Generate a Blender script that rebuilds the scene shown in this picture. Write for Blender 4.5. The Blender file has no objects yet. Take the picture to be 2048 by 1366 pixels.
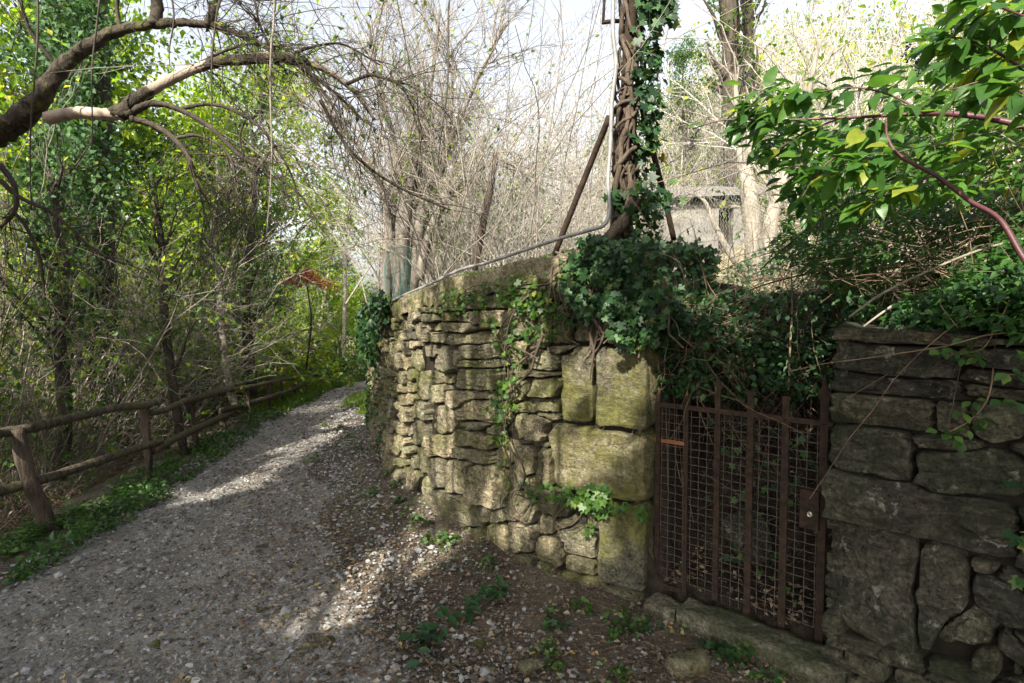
import bpy, math, numpy as np
from mathutils import Vector
R = np.random.RandomState(7)
sc = bpy.context.scene
col = sc.collection

# ---------------------------------------------------------------- camera, sky, sun, exposure
F = 1138.0
EYE = 1.70
PITCH = math.atan(53 / F)
cam = bpy.data.cameras.new('camera'); cam.sensor_width = 36; cam.lens = 36 * F / 2048
cam.clip_start = .05; cam.clip_end = 600
co = bpy.data.objects.new('camera', cam); col.objects.link(co)
co.location = (0, 0, EYE); co.rotation_euler = (math.radians(90) - PITCH, 0, 0)
sc.camera = co

SUN_EL = math.radians(37)
LH = np.array([.42, .907]); LH = LH / np.linalg.norm(LH)          # horizontal heading the light travels
LD = np.array([LH[0] * math.cos(SUN_EL), LH[1] * math.cos(SUN_EL), -math.sin(SUN_EL)])
world = bpy.data.worlds.new('World'); sc.world = world; world.use_nodes = True
wt = world.node_tree
sky = wt.nodes.new('ShaderNodeTexSky'); sky.sky_type = 'NISHITA'; sky.sun_disc = False
sky.sun_elevation = SUN_EL; sky.sun_rotation = math.atan2(-LH[0], -LH[1]); sky.air_density = 1.0
sky.dust_density = 5.0; sky.ozone_density = .8
hsv = wt.nodes.new('ShaderNodeHueSaturation'); hsv.inputs['Saturation'].default_value = .34; hsv.inputs['Value'].default_value = 1.38   # less saturation and more value whiten the whole sky
wt.links.new(sky.outputs[0], hsv.inputs['Color']); wt.links.new(hsv.outputs[0], wt.nodes['Background'].inputs[0])
wt.nodes['Background'].inputs[1].default_value = .10
sun = bpy.data.lights.new('sun', 'SUN'); sun.energy = 5.0; sun.angle = math.radians(.55); sun.color = (1, .93, .8)
so = bpy.data.objects.new('sun', sun); col.objects.link(so)
so.rotation_euler = Vector(LD).to_track_quat('-Z', 'Y').to_euler(); so.location = (-6, -12, 14)
sc.view_settings.view_transform = 'Standard'; sc.view_settings.look = 'None'
sc.view_settings.exposure = 1.6; sc.view_settings.gamma = 1; sc.view_settings.use_curve_mapping = False
sc.cycles.max_bounces = 6; sc.cycles.diffuse_bounces = 4; sc.cycles.glossy_bounces = 2
sc.cycles.transmission_bounces = 4; sc.cycles.use_denoising = True; sc.cycles.use_adaptive_sampling = False
sc.cycles.sample_clamp_indirect = 6

# ---------------------------------------------------------------- helpers
ca, sa = math.cos(PITCH), math.sin(PITCH)
def ray(px, py):
    dx = (px - 1024) / F; du = -(py - 683) / F
    return np.array([dx, ca + du * sa, -sa + du * ca])
def P(px, py, Y):
    d = ray(px, py); return np.array([0, 0, EYE]) + d * (Y / d[1])
def G(px, py, z=0.0):
    d = ray(px, py); k = (z - EYE) / d[2]; return np.array([0, 0, EYE]) + d * k
def srgb(r, g, b):
    return tuple(((c / 255) / 12.92 if c <= 10 else ((c / 255 + .055) / 1.055) ** 2.4) for c in (r, g, b))

def tag(o, label=None, cat=None, group=None, kind=None):
    if label: o['label'] = label
    if cat: o['category'] = cat
    if group: o['group'] = group
    if kind: o['kind'] = kind
    return o
def empty(name, loc, label, cat, group=None, rz=0):
    o = bpy.data.objects.new(name, None); col.objects.link(o); o.location = tuple(loc); o.rotation_euler = (0, 0, rz)
    o.empty_display_size = .1
    return tag(o, label, cat, group)
def build(name, v, faces, mat, parent=None, smooth=True, tint=None, local=None):
    """v Nx3 world coordinates; faces: list of integer arrays (M,k); one mesh object"""
    v = np.asarray(v, dtype=np.float64)
    if parent is not None and local is None:
        v = v - np.array(parent_world(parent))
    me = bpy.data.meshes.new(name)
    faces = [np.asarray(f, dtype=np.int32) for f in faces if len(f)]
    nl = sum(f.size for f in faces); nf = sum(len(f) for f in faces)
    me.vertices.add(len(v)); me.vertices.foreach_set('co', v.astype(np.float32).ravel())
    me.loops.add(nl); me.polygons.add(nf)
    me.loops.foreach_set('vertex_index', np.concatenate([f.ravel() for f in faces]))
    tot = np.concatenate([np.full(len(f), f.shape[1], dtype=np.int32) for f in faces])
    st = np.concatenate([[0], np.cumsum(tot)[:-1]]).astype(np.int32)
    me.polygons.foreach_set('loop_start', st)
    me.polygons.foreach_set('loop_total', tot)
    me.polygons.foreach_set('use_smooth', np.full(nf, smooth, dtype=bool))
    if tint is not None:
        a = me.attributes.new('tint', 'FLOAT', 'FACE'); a.data.foreach_set('value', np.asarray(tint, dtype=np.float32))
    me.update(calc_edges=True); me.validate()
    if mat: me.materials.append(mat)
    o = bpy.data.objects.new(name, me); col.objects.link(o)
    if parent is not None: o.parent = parent
    return o
def parent_world(o):
    l = np.array(o.location)
    while o.parent: o = o.parent; l = l + np.array(o.location)
    return l
def copy_tree(o, parent=None):
    c = o.copy(); col.objects.link(c); c.parent = parent
    for ch in list(o.children): copy_tree(ch, c)
    return c
class Acc:
    def __init__(s): s.v = []; s.f = {}; s.t = {}; s.n = 0
    def add(s, v, faces, tint=None):
        v = np.asarray(v, float)
        for i, f in enumerate(faces):
            f = np.asarray(f, dtype=np.int64)
            if not len(f): continue
            s.f.setdefault(f.shape[1], []).append(f + s.n)
            tt = np.full(len(f), .5) if tint is None else np.asarray(tint[i] if isinstance(tint, list) else tint)
            s.t.setdefault(f.shape[1], []).append(np.broadcast_to(tt, (len(f),)))
        s.v.append(v.reshape(-1, 3)); s.n += len(s.v[-1])
    def build(s, name, mat, parent=None, smooth=True):
        if not s.n: return None
        ks = sorted(s.f)
        return build(name, np.concatenate(s.v), [np.concatenate(s.f[k]) for k in ks], mat, parent, smooth,
                     np.concatenate([np.concatenate(s.t[k]) for k in ks]))

def _h(i, j, k):
    n = (i.astype(np.int64) * 374761393 + j.astype(np.int64) * 668265263 + k.astype(np.int64) * 1274126177) & 0xffffffff
    n = ((n ^ (n >> 13)) * 1274126177) & 0xffffffff
    n = n ^ (n >> 16)
    return (n & 0xffff) / 65535.0
def vn(x, y, z):
    x, y, z = np.broadcast_arrays(np.asarray(x, float), np.asarray(y, float), np.asarray(z, float))
    i, j, k = np.floor(x).astype(int), np.floor(y).astype(int), np.floor(z).astype(int)
    fx, fy, fz = x - i, y - j, z - k
    fx, fy, fz = [q * q * (3 - 2 * q) for q in (fx, fy, fz)]
    r = 0
    for a in (0, 1):
        for b in (0, 1):
            for c in (0, 1):
                w = (fx if a else 1 - fx) * (fy if b else 1 - fy) * (fz if c else 1 - fz)
                r = r + w * _h(i + a, j + b, k + c)
    return r * 2 - 1
def fbm(x, y, z, o=4, g=.5):
    r = 0; a = 1.
    for q in range(o):
        s = 2 ** q
        r = r + a * vn(np.asarray(x) * s + 17.3 * q, np.asarray(y) * s + 9.1 * q, np.asarray(z) * s); a *= g
    return r
def nrm(a): return a / (np.linalg.norm(a, axis=-1, keepdims=True) + 1e-9)

def tubes(pts, rad, sides=4, cap=False):
    """pts (N,K,3) rad (N,K) -> verts, quads"""
    pts = np.asarray(pts, float); rad = np.asarray(rad, float)
    N, K, _ = pts.shape
    t = np.gradient(pts, axis=1) if K > 1 else pts * 0
    t = nrm(t)
    ref = np.where(np.abs(t[:, :1, 2:3]) > .8, np.array([[[1., 0, 0]]]), np.array([[[0, 0, 1.]]]))
    u = np.cross(t, np.broadcast_to(ref, t.shape)); u = nrm(u); w = np.cross(t, u)
    ang = np.arange(sides) * 2 * np.pi / sides
    v = pts[:, :, None] + rad[:, :, None, None] * (u[:, :, None] * np.cos(ang)[None, None, :, None] + w[:, :, None] * np.sin(ang)[None, None, :, None])
    idx = np.arange(N * K * sides).reshape(N, K, sides)
    a = idx[:, :-1]; b = idx[:, 1:]
    q = np.stack([a, np.roll(a, -1, 2), np.roll(b, -1, 2), b], -1).reshape(-1, 4)
    fs = [q]
    if cap:
        fs.append(idx[:, 0, ::-1].reshape(-1, sides)); fs.append(idx[:, -1].reshape(-1, sides))
    return v.reshape(-1, 3), fs
def grow(S, D, L, K=5, wob=.25, grav=0., rs=R):
    """random walks: starts S(N,3), directions D(N,3), lengths L(N)"""
    N = len(S); p = np.zeros((N, K, 3)); p[:, 0] = S; d = nrm(D)
    for k in range(1, K):
        d = nrm(d + rs.normal(0, wob, (N, 3)) + np.array([0, 0, grav])); p[:, k] = p[:, k - 1] + d * (np.asarray(L)[:, None] / (K - 1))
    return p
def spawn(pts, n, t0=.2, t1=1., ang=.8, rs=R, up=0.):
    """n children on random places of the parents"""
    N, K, _ = pts.shape
    w = rs.randint(0, N, n); t = rs.uniform(t0, t1, n) * (K - 1); i = np.minimum(t.astype(int), K - 2); f = (t - i)[:, None]
    s = pts[w, i] * (1 - f) + pts[w, i + 1] * f
    d = nrm(pts[w, i + 1] - pts[w, i])
    d = nrm(d + ang * nrm(rs.normal(0, 1, (n, 3))) + np.array([0, 0, up]))
    return s, d, w, t / (K - 1)
def taper(r0, K, end=.35): return np.asarray(r0)[:, None] * np.linspace(1, end, K)[None]
def crom(p, n=8):
    p = np.asarray(p, float); q = np.vstack([2 * p[0] - p[1], p, 2 * p[-1] - p[-2]]); out = []
    for i in range(1, len(q) - 2):
        for t in np.arange(n) / n:
            out.append(.5 * (2 * q[i] + (q[i + 1] - q[i - 1]) * t + (2 * q[i - 1] - 5 * q[i] + 4 * q[i + 1] - q[i + 2]) * t * t + (3 * q[i] - q[i - 1] - 3 * q[i + 1] + q[i + 2]) * t ** 3))
    out.append(q[-2]); return np.array(out)
def limb(pl, n=8, sides=8, rough=.0, seed=0):
    """pl: list of (px,py,depth,width_px) -> verts, faces, path, radii"""
    a = np.array([list(P(x, y, Y)) + [w * Y / F / 2] for x, y, Y, w in pl]); c = crom(a, n)
    p, r = c[:, :3], np.maximum(c[:, 3], .0012)
    v, f = tubes(p[None], r[None], sides, True)
    if rough:
        rr = np.repeat(r, sides)[:, None]
        cc = np.repeat(p, sides, 0)
        k = 1 / np.maximum(r.mean(), .02)
        nz = fbm(v[:, 0] * k * 1.2 + seed, v[:, 1] * k * 1.2, v[:, 2] * k * 1.2, 3)
        v = v + (v - cc) * (nz[:, None] * rough)
    return v, f, p, r
def poly3(pts, radii, n=6, sides=6, rough=0., seed=0):
    a = np.hstack([np.asarray(pts, float), np.asarray(radii, float)[:, None]]); c = crom(a, n)
    v, f = tubes(c[None, :, :3], np.maximum(c[None, :, 3], .001), sides, True)
    if rough:
        cc = np.repeat(c[:, :3], sides, 0); k = 1 / max(c[:, 3].mean(), .02)
        v = v + (v - cc) * (fbm(v[:, 0] * k + seed, v[:, 1] * k, v[:, 2] * k, 3)[:, None] * rough)
    return v, f, c[:, :3], c[:, 3]

KITE = (np.array([[0, 0, 0], [-.5, .42, .09], [0, 1, -.12], [.5, .42, .09]]), [[0, 2, 1], [0, 3, 2]])
OVAL = (np.array([[0, 0, 0], [-.34, .22, .05], [-.5, .5, .06], [-.26, .8, .0], [0, 1.05, -.12], [.26, .8, 0], [.5, .5, .06], [.34, .22, .05], [0, .5, -.02]]),
        [[0, 8, 1], [1, 8, 2], [2, 8, 3], [3, 8, 4], [4, 8, 5], [5, 8, 6], [6, 8, 7], [7, 8, 0]])
_a = [(0, .18), (-.3, -.02), (-.52, .22), (-.36, .4), (-.56, .72), (-.2, .68), (0, 1.08), (.2, .68), (.56, .72), (.36, .4), (.52, .22), (.3, -.02)]
IVY = (np.array([[0, .38, .02]] + [[x, y, .08 * abs(x) - .1 * max(0, y - .5)] for x, y in _a]), [[0, 1 + (i + 1) % 12, 1 + i] for i in range(12)])
def leaves(acc, base, dirs, nor, L, W, shape=KITE, tint=None, rs=R):
    T, Fc = shape; base = np.asarray(base, float); n = len(base)
    if not n: return
    d = nrm(dirs); s = nrm(np.cross(d, nor)); m = np.cross(s, d)
    L = np.broadcast_to(L, (n,)); W = np.broadcast_to(W, (n,))
    v = base[:, None] + (s[:, None] * (T[None, :, 0:1] * (L * W)[:, None, None]) + d[:, None] * (T[None, :, 1:2] * L[:, None, None]) + m[:, None] * (T[None, :, 2:3] * L[:, None, None]))
    f = (np.arange(n) * len(T))[:, None, None] + np.array(Fc)[None]
    if tint is None: tint = rs.rand(n)
    acc.add(v.reshape(-1, 3), [f.reshape(-1, 3)], np.repeat(tint, len(Fc)))
def rdir(n, z=0., rs=R, flat=1.):
    d = rs.normal(0, 1, (n, 3)); d[:, 2] = d[:, 2] * flat + z; return nrm(d)

# ---------------------------------------------------------------- materials
def mat(name):
    m = bpy.data.materials.new(name); m.use_nodes = True; nt = m.node_tree; b = nt.nodes['Principled BSDF']
    return m, nt, b
def N(nt, t, **k):
    n = nt.nodes.new(t)
    for a, b in k.items(): setattr(n, a, b)
    return n
def ramp(nt, fac, stops):
    r = N(nt, 'ShaderNodeValToRGB'); e = r.color_ramp.elements
    while len(e) < len(stops): e.new(.5)
    for q, (p, c) in zip(e, stops): q.position = p; q.color = (*c, 1) if len(c) == 3 else c
    if fac is not None: nt.links.new(fac, r.inputs[0])
    return r.outputs[0]
def noise(nt, vec, scale, detail=5, rough=.55, dist=0.):
    n = N(nt, 'ShaderNodeTexNoise'); n.inputs['Scale'].default_value = scale; n.inputs['Detail'].default_value = detail
    n.inputs['Roughness'].default_value = rough; n.inputs['Distortion'].default_value = dist
    if vec is not None: nt.links.new(vec, n.inputs['Vector'])
    return n.outputs['Fac']
def mapping(nt, scale=(1, 1, 1), world_=True):
    if world_: src = N(nt, 'ShaderNodeNewGeometry').outputs['Position']
    else: src = N(nt, 'ShaderNodeTexCoord').outputs['Object']
    m = N(nt, 'ShaderNodeMapping'); m.inputs['Scale'].default_value = scale; nt.links.new(src, m.inputs[0]); return m.outputs[0]
def mix(nt, f, a, b, blend='MIX'):
    n = N(nt, 'ShaderNodeMix', data_type='RGBA', blend_type=blend)
    for i, v in ((0, f), (6, a), (7, b)):
        if isinstance(v, (int, float)): n.inputs[i].default_value = v
        elif isinstance(v, tuple): n.inputs[i].default_value = (*v, 1)
        else: nt.links.new(v, n.inputs[i])
    return n.outputs[2]
def math_(nt, op, a, b=None, c=None):
    n = N(nt, 'ShaderNodeMath', operation=op)
    for i, v in enumerate((a, b, c)):
        if v is None: continue
        if isinstance(v, (int, float)): n.inputs[i].default_value = v
        else: nt.links.new(v, n.inputs[i])
    return n.outputs[0]
def bump(nt, b, h, strength=.6, dist=.01, prev=None):
    n = N(nt, 'ShaderNodeBump'); n.inputs['Strength'].default_value = strength; n.inputs['Distance'].default_value = dist
    nt.links.new(h, n.inputs['Height'])
    if prev is not None: nt.links.new(prev, n.inputs['Normal'])
    nt.links.new(n.outputs[0], b.inputs['Normal']); return n.outputs[0]

def stone_mat(name, dark, mid, light, moss, moss_amt, lichen=.5, strata=14):
    m, nt, b = mat(name)
    v = mapping(nt); vs = mapping(nt, (1, 1, 3.2))
    n1 = noise(nt, v, 5, 6, .62); n2 = noise(nt, vs, strata, 6, .65, .6); n3 = noise(nt, v, 60, 4, .7)
    c = ramp(nt, n1, [(.3, dark), (.5, mid), (.68, light)])
    c2 = ramp(nt, n2, [(.32, tuple(x * .45 for x in dark)), (.5, mid), (.66, light)])
    c = mix(nt, .5, c, c2)
    g = ramp(nt, math_(nt, 'ADD', math_(nt, 'MULTIPLY', n3, .5), math_(nt, 'MULTIPLY', noise(nt, v, 24, 7, .8), .5)), [(.39, (.12, .11, .10)), (.47, (.7, .69, .68)), (.53, (1., 1., 1.)), (.61, (1.7, 1.66, 1.58))])
    c = mix(nt, .9, c, g, 'MULTIPLY')
    oi = N(nt, 'ShaderNodeObjectInfo')
    ov = ramp(nt, oi.outputs['Random'], [(0, (.42, .42, .42)), (.25, (1.0, .95, .86)), (.5, (.66, .67, .64)), (.75, (1.25, 1.15, .98)), (1, (.82, .88, .72))])
    c = mix(nt, 1., c, ov, 'MULTIPLY')
    lm = ramp(nt, noise(nt, v, 9, 7, .75, .4), [(.58, (0, 0, 0)), (.66, (lichen,) * 3)])
    c = mix(nt, lm, c, (.46, .46, .38))
    mm = math_(nt, 'ADD', noise(nt, v, 2.3, 6, .7), math_(nt, 'MULTIPLY', noise(nt, v, 26, 4, .7), .35))
    mm = ramp(nt, mm, [(.66 - moss_amt * .14, (0, 0, 0)), (.84 - moss_amt * .14, (1, 1, 1))])
    mc = ramp(nt, noise(nt, v, 30, 3), [(.3, tuple(x * .45 for x in moss)), (.7, moss)])
    c = mix(nt, mm, c, mc)
    nt.links.new(c, b.inputs['Base Color']); b.inputs['Roughness'].default_value = .92
    b.inputs['Specular IOR Level'].default_value = .25
    h = math_(nt, 'ADD', math_(nt, 'MULTIPLY', n2, 1.3), math_(nt, 'ADD', math_(nt, 'MULTIPLY', n3, .6), math_(nt, 'MULTIPLY', noise(nt, v, 22, 8, .8), 1.6)))
    bump(nt, b, h, 1., .034)
    return m
def leaf_mat(name, stops, trans=.45, rough=.45, spec=.4, tcol=1.5):
    m, nt, b = mat(name)
    a = N(nt, 'ShaderNodeAttribute', attribute_name='tint')
    c = ramp(nt, a.outputs['Fac'], stops)
    n = noise(nt, mapping(nt), 30, 2)
    c = mix(nt, .5, c, ramp(nt, n, [(.3, (.65, .65, .65)), (.7, (1.2, 1.2, 1.2))]), 'MULTIPLY')
    nt.links.new(c, b.inputs['Base Color']); b.inputs['Roughness'].default_value = rough; b.inputs['Specular IOR Level'].default_value = spec
    t = N(nt, 'ShaderNodeBsdfTranslucent'); nt.links.new(mix(nt, 1., c, (tcol * 1.05, tcol, tcol * .55), 'MULTIPLY'), t.inputs[0])
    ms = N(nt, 'ShaderNodeMixShader'); ms.inputs[0].default_value = trans
    nt.links.new(b.outputs[0], ms.inputs[1]); nt.links.new(t.outputs[0], ms.inputs[2])
    nt.links.new(ms.outputs[0], nt.nodes['Material Output'].inputs[0])
    return m
def bark_mat(name, dark, light, moss=None, amt=.0, scale=18, world_=False, stretch=.25, b_d=.012):
    m, nt, b = mat(name)
    v = mapping(nt, (1, 1, stretch), world_); v2 = mapping(nt, (1, 1, 1), world_)
    n1 = noise(nt, v, scale, 6, .7, .5); n2 = noise(nt, v2, 3, 4)
    c = ramp(nt, n1, [(.33, dark), (.66, light)])
    c = mix(nt, .5, c, ramp(nt, n2, [(.3, (.6, .6, .6)), (.7, (1.25, 1.25, 1.25))]), 'MULTIPLY')
    if moss:
        mm = ramp(nt, noise(nt, v2, 7, 6, .7), [(.62 - amt * .2, (0, 0, 0)), (.72 - amt * .2, (1, 1, 1))]); c = mix(nt, mm, c, moss)
    nt.links.new(c, b.inputs['Base Color']); b.inputs['Roughness'].default_value = .9; b.inputs['Specular IOR Level'].default_value = .2
    bump(nt, b, math_(nt, 'ADD', n1, math_(nt, 'MULTIPLY', noise(nt, v2, 70, 3), .3)), .9, b_d)
    return m
def plain(name, c1, c2, scale=20, rough=.8, metal=0., bmp=.4, dist=.004, world_=True):
    m, nt, b = mat(name); v = mapping(nt, world_=world_)
    n1 = noise(nt, v, scale, 6, .65)
    nt.links.new(ramp(nt, n1, [(.33, c1), (.67, c2)]), b.inputs['Base Color'])
    b.inputs['Roughness'].default_value = rough; b.inputs['Metallic'].default_value = metal; b.inputs['Specular IOR Level'].default_value = .5 if rough < .7 else .12
    bump(nt, b, noise(nt, v, scale * 4, 4, .7), bmp, dist); return m

M = {}
M['stone'] = stone_mat('weathered_stone', (.10, .088, .066), (.28, .255, .19), (.47, .435, .34), (.15, .155, .05), .3)
M['quoin'] = stone_mat('mossy_block_stone', (.07, .066, .05), (.20, .19, .14), (.34, .325, .25), (.17, .165, .05), .5, .5, 8)
M['darkstone'] = stone_mat('dark_schist', (.04, .04, .034), (.105, .10, .082), (.25, .235, .185), (.05, .06, .03), .15, .9, 9)
M['coping'] = stone_mat('rough_mortar', (.13, .115, .09), (.25, .225, .175), (.34, .31, .24), (.13, .15, .03), .12, .3, 5)
M['sill'] = stone_mat('lichened_slab', (.07, .065, .05), (.17, .16, .125), (.32, .31, .26), (.08, .10, .04), .35, .9, 9)
M['core'] = plain('wall_core_earth', (.008, .007, .005), (.022, .018, .013), 12)
M['rust'] = plain('rusty_iron', (.014, .011, .009), (.042, .027, .018), 28, .9, .0, .5, .002)
M['rust_dark'] = plain('dark_rusty_wire', (.05, .042, .036), (.12, .10, .08), 40, .8, .2, .3, .001)
M['rust_bright'] = plain('orange_rust', (.11, .045, .022), (.24, .10, .05), 25, .85, .1, .5, .002)
M['brass'] = plain('worn_brass', (.35, .33, .26), (.55, .52, .42), 60, .35, .8, .2, .001)
M['galv'] = plain('galvanised_wire', (.14, .14, .13), (.28, .28, .26), 60, .5, .5, .2, .001)
M['hose'] = plain('pale_grey_conduit', (.11, .11, .11), (.21, .21, .20), 15, .6, 0, .2, .001)
M['net'] = plain('faded_green_netting', (.04, .12, .10), (.08, .20, .17), 15, .7)
M['bark_moss'] = bark_mat('mossy_bark', (.012, .010, .008), (.085, .07, .05), (.075, .08, .018), .35, 34, stretch=.5, b_d=.03)
M['bark_bare'] = bark_mat('bare_peeled_wood', (.16, .125, .10), (.33, .275, .22), None, 0, 6)
M['bark_dark'] = bark_mat('dark_bark', (.02, .016, .013), (.065, .053, .04))
M['bark_grey'] = bark_mat('grey_bark', (.10, .088, .07), (.26, .235, .19))
M['bark_mid'] = bark_mat('grey_brown_bark', (.05, .043, .035), (.18, .16, .135))
M['bark_pale'] = bark_mat('pale_bark', (.15, .13, .10), (.38, .335, .27))
M['twig_dark'] = plain('dark_twigs', (.03, .025, .02), (.08, .067, .053), 9, world_=False)
M['twig_grey'] = plain('grey_twigs', (.12, .105, .085), (.27, .24, .2), 9, world_=False)
M['twig_pale'] = plain('pale_dry_twigs', (.17, .155, .135), (.46, .43, .38), 9, world_=False)
M['twig_brown'] = plain('brown_dead_stems', (.08, .055, .038), (.20, .145, .10), 9, world_=False)
M['rail'] = bark_mat('fence_pole_bark', (.03, .025, .019), (.14, .115, .085), (.075, .08, .025), .45, 30, b_d=.025)
M['postwood'] = bark_mat('old_post_wood', (.025, .019, .015), (.12, .092, .068), None, 0, 24, stretch=.12, b_d=.03)
M['vine'] = bark_mat('vine_bark', (.024, .018, .014), (.105, .08, .058), None, 0, 30)
M['purple'] = plain('purple_stem', (.038, .011, .015), (.095, .03, .036), 12, .5)
M['berry'] = plain('black_berries', (.008, .005, .012), (.02, .01, .025), 12, .3)
g = lambda *s: list(s)
M['l_green'] = leaf_mat('green_leaves', g((0, (.03, .075, .016)), (.5, (.05, .12, .02)), (.9, (.09, .17, .025)), (1, (.22, .22, .03))), .5)
M['l_yellow'] = leaf_mat('yellow_green_leaves', g((0, (.08, .17, .015)), (.5, (.17, .28, .02)), (.85, (.29, .36, .025)), (1, (.42, .38, .04))), .62)
M['l_dark'] = leaf_mat('dark_leaves', g((0, (.02, .05, .02)), (.6, (.035, .085, .03)), (1, (.06, .12, .03))), .3, .6, .2)
M['l_ivy'] = leaf_mat('ivy_leaves', g((0, (.010, .03, .012)), (.5, (.018, .052, .018)), (.85, (.035, .09, .022)), (.97, (.06, .11, .025)), (1, (.16, .15, .03))), .25, .5, .3)
M['l_blue'] = leaf_mat('blue_green_leaves', g((0, (.016, .045, .022)), (1, (.035, .10, .045))), .25, .5, .3)
M['l_poke'] = leaf_mat('broad_leaves', g((0, (.03, .085, .02)), (.55, (.055, .14, .025)), (.85, (.10, .2, .03)), (1, (.3, .29, .03))), .5, .4, .45, 1.7)
M['l_red'] = leaf_mat('red_orange_leaves', g((0, (.16, .035, .022)), (.5, (.27, .085, .03)), (1, (.36, .19, .05))), .4)
M['l_weed'] = leaf_mat('weed_leaves', g((0, (.025, .065, .016)), (.6, (.045, .115, .025)), (1, (.11, .18, .035))), .4)
M['grass'] = leaf_mat('grass_blades', g((0, (.06, .14, .02)), (1, (.2, .28, .04))), .45)
M['litter'] = leaf_mat('dead_leaves', g((0, (.045, .03, .02)), (.4, (.11, .078, .05)), (.7, (.2, .155, .105)), (.92, (.3, .24, .17)), (.95, (.28, .14, .05)), (.975, (.3, .24, .05)), (1, (.08, .13, .05))), .1, .8, .2, 1.)
M['pole'] = plain('pale_timber_pole', (.25, .22, .18), (.42, .38, .32), 12)
M['render'] = plain('pale_lime_render', (.10, .095, .085), (.18, .17, .155), 3, .9, 0, .5, .02)
M['roof'] = plain('stone_roof', (.08, .075, .07), (.17, .16, .15), 5)
M['dark'] = plain('dark_opening_fill', (.02, .018, .015), (.05, .045, .035), 9)  # near-black colour standing in for the shade inside openings

def ground_mat(name, pebbles, base1, base2, speck):
    m, nt, b = mat(name); v = mapping(nt)
    n1 = noise(nt, v, 2.2, 6, .65); n2 = noise(nt, v, 35, 6, .75); n3 = noise(nt, v, 140, 3, .7)
    c = ramp(nt, n1, [(.35, base1), (.65, base2)])
    c = mix(nt, .8, c, ramp(nt, n2, [(.3, (.4, .4, .4)), (.65, (1.35, 1.35, 1.35))]), 'MULTIPLY')
    def vor(s):
        q = N(nt, 'ShaderNodeTexVoronoi'); q.inputs['Scale'].default_value = s; nt.links.new(v, q.inputs['Vector']); return q
    V1, V2 = vor(pebbles), vor(pebbles * 2.3)
    sel = ramp(nt, V1.outputs['Distance'], [(.32, (1, 1, 1)), (.42, (0, 0, 0))])
    sep = N(nt, 'ShaderNodeSeparateColor'); nt.links.new(V1.outputs['Color'], sep.inputs[0])
    sel = math_(nt, 'MULTIPLY', sel, math_(nt, 'GREATER_THAN', sep.outputs[0], .45))
    pc = ramp(nt, sep.outputs[1], speck)
    c = mix(nt, math_(nt, 'MULTIPLY', sel, .8), c, pc)
    sep2 = N(nt, 'ShaderNodeSeparateColor'); nt.links.new(V2.outputs['Color'], sep2.inputs[0])
    sel2 = math_(nt, 'MULTIPLY', ramp(nt, V2.outputs['Distance'], [(.3, (1, 1, 1)), (.42, (0, 0, 0))]), math_(nt, 'GREATER_THAN', sep2.outputs[0], .4))
    c = mix(nt, math_(nt, 'MULTIPLY', sel2, .7), c, ramp(nt, sep2.outputs[1], speck))
    nt.links.new(c, b.inputs['Base Color']); b.inputs['Roughness'].default_value = .95; b.inputs['Specular IOR Level'].default_value = .2
    h = math_(nt, 'ADD', math_(nt, 'ADD', math_(nt, 'MULTIPLY', sel, .6), math_(nt, 'MULTIPLY', sel2, .3)), math_(nt, 'ADD', n2, math_(nt, 'MULTIPLY', n3, .4)))
    bump(nt, b, h, .9, .012); return m
M['path'] = ground_mat('gravel_path', 38, (.125, .118, .108), (.235, .222, .205), [(0, (.08, .075, .07)), (.5, (.22, .22, .22)), (.85, (.36, .36, .36)), (1, (.3, .22, .15))])
M['soil'] = ground_mat('leafy_soil', 45, (.06, .047, .036), (.135, .108, .08), [(0, (.06, .045, .03)), (.4, (.13, .10, .07)), (.8, (.24, .2, .16)), (1, (.3, .3, .29))])
M['hill'] = ground_mat('dry_hillside', 12, (.12, .10, .06), (.22, .19, .12), [(0, (.12, .14, .06)), (.5, (.3, .27, .18)), (1, (.4, .36, .26))])
M['pebble'] = None
def pebble_mat():
    m, nt, b = mat('pebbles'); a = N(nt, 'ShaderNodeAttribute', attribute_name='tint')
    c = ramp(nt, a.outputs['Fac'], [(0, (.05, .045, .04)), (.3, (.13, .12, .11)), (.6, (.22, .215, .21)), (.85, (.25, .25, .255)), (.97, (.30, .295, .28)), (1, (.22, .15, .1))])
    c = mix(nt, .6, c, ramp(nt, noise(nt, mapping(nt), 60, 4, .7), [(.3, (.55, .55, .55)), (.7, (1.3, 1.3, 1.3))]), 'MULTIPLY')
    nt.links.new(c, b.inputs['Base Color']); b.inputs['Roughness'].default_value = .85; b.inputs['Specular IOR Level'].default_value = .3
    bump(nt, b, noise(nt, mapping(nt), 110, 4, .7), .5, .004); return m
M['pebble'] = pebble_mat()

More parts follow.
